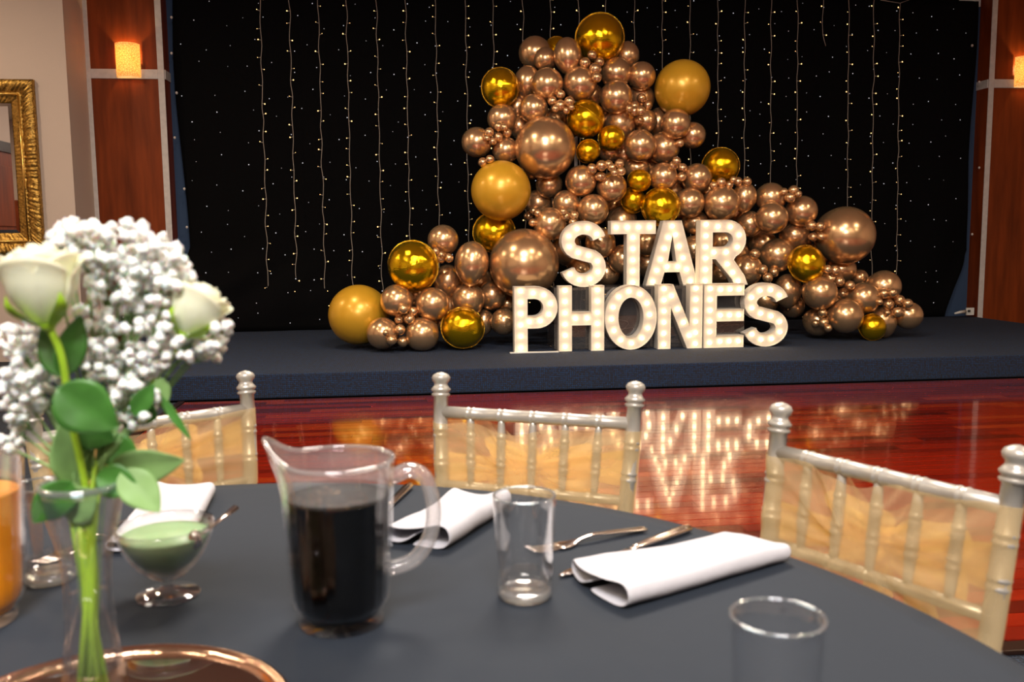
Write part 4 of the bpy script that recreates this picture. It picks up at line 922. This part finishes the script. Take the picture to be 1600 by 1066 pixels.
def floret_mesh(rr):
    vs = []; fs = []
    import itertools
    t2 = (1+5**.5)/2; base = [(-1, t2, 0), (1, t2, 0), (-1, -t2, 0), (1, -t2, 0), (0, -1, t2), (0, 1, t2), (0, -1, -t2), (0, 1, -t2), (t2, 0, -1), (t2, 0, 1), (-t2, 0, -1), (-t2, 0, 1)]
    F = [(0, 11, 5), (0, 5, 1), (0, 1, 7), (0, 7, 10), (0, 10, 11), (1, 5, 9), (5, 11, 4), (11, 10, 2), (10, 7, 6), (7, 1, 8), (3, 9, 4), (3, 4, 2), (3, 2, 6), (3, 6, 8), (3, 8, 9), (4, 9, 5), (2, 4, 11), (6, 2, 10), (8, 6, 7), (9, 8, 1)]
    V = [Vector(v).normalized() for v in base]; out_f = []
    mid = {}
    def mp(a, b_):
        k = (min(a, b_), max(a, b_))
        if k not in mid: V.append(((V[a]+V[b_])/2).normalized()); mid[k] = len(V)-1
        return mid[k]
    for a, b_, c in F:
        ab, bc, ca = mp(a, b_), mp(b_, c), mp(c, a); out_f += [(a, ab, ca), (b_, bc, ab), (c, ca, bc), (ab, bc, ca)]
    return [v*rr.uniform(.62, 1.2) for v in V], out_f
def floret_var(): rr = random.Random(len(FV)); return floret_mesh(rr)
FV = []
for _ in range(6): FV.append(floret_var())
def sprig(idx, label, rot):
    t_ = thing('babys_breath', label, 'flowers', (0, 0, 0), 0, 'sprigs of baby\'s breath'); rr = random.Random(idx); fm = MB(); stm = MB(); vst = MB(); mouth = vin(rr.uniform(-.01, .01), rr.uniform(-.005, .01), .205); ft = vin(rr.uniform(-.012, .012), rr.uniform(-.012, .012), .018)
    first = True
    for cx, cy, r_, n_ in [CL[i] for i in idx_sets[idx]]:
        base_y = .84 if cy > 380 else .85; hub = on_y(cx*.85+130*.15, cy+r_*1.1, base_y); midp = mouth.lerp(hub, .5)+Vector((0, .01, 0))
        vst.tube([ft, mouth], .0034, 8) if first else None
        if first: vst.tube([ft+Vector((.006, .004, 0)), mouth+Vector((-.009, .003, 0))], .0028, 8)
        stm.tube(cat_rom([ft, mouth, midp, hub] if first else [mouth, midp, hub], 5), .0012, 5); first = False
        for k in range(int(n_*1.15)):
            while True:
                dx, dy = rr.uniform(-1, 1), rr.uniform(-1, 1)
                if dx*dx+dy*dy < 1: break
            q = on_y(cx+dx*r_, cy+dy*r_, base_y+rr.uniform(-.04, .04)); s_ = rr.uniform(.0038, .0058)
            V, F = FV[rr.randrange(6)]; Q = Quaternion((rr.random(), rr.random(), rr.random()), rr.uniform(0, 6)); fm.add([q+(Q @ v)*s_ for v in V], F)
            if k % 2 == 0: stm.tube([hub, hub.lerp(q, .6)+Vector((0, 0, -.004)), q], .00045, 4)
    vst.build('thick_stems', M['stem'], t_); stm.build('stems', M['palegreen'], t_); stuff(fm.build('florets', M['floret'], t_))
idx_sets = {0: [0, 24, 25, 27, 1, 2, 3, 4, 5], 1: [14, 15, 16, 17, 18, 19, 20], 2: [6, 7, 9, 10, 12, 13], 3: [8, 11, 21, 22, 23, 26]}
sprig(0, 'tall domed sprig of white baby\'s breath above the vase', 0); sprig(1, 'sprig of white baby\'s breath leaning out at far left', 0)
sprig(2, 'sprig of white baby\'s breath in the bouquet\'s middle, below the dome', 0); sprig(3, 'sprig of white baby\'s breath around the smaller rose', 0)
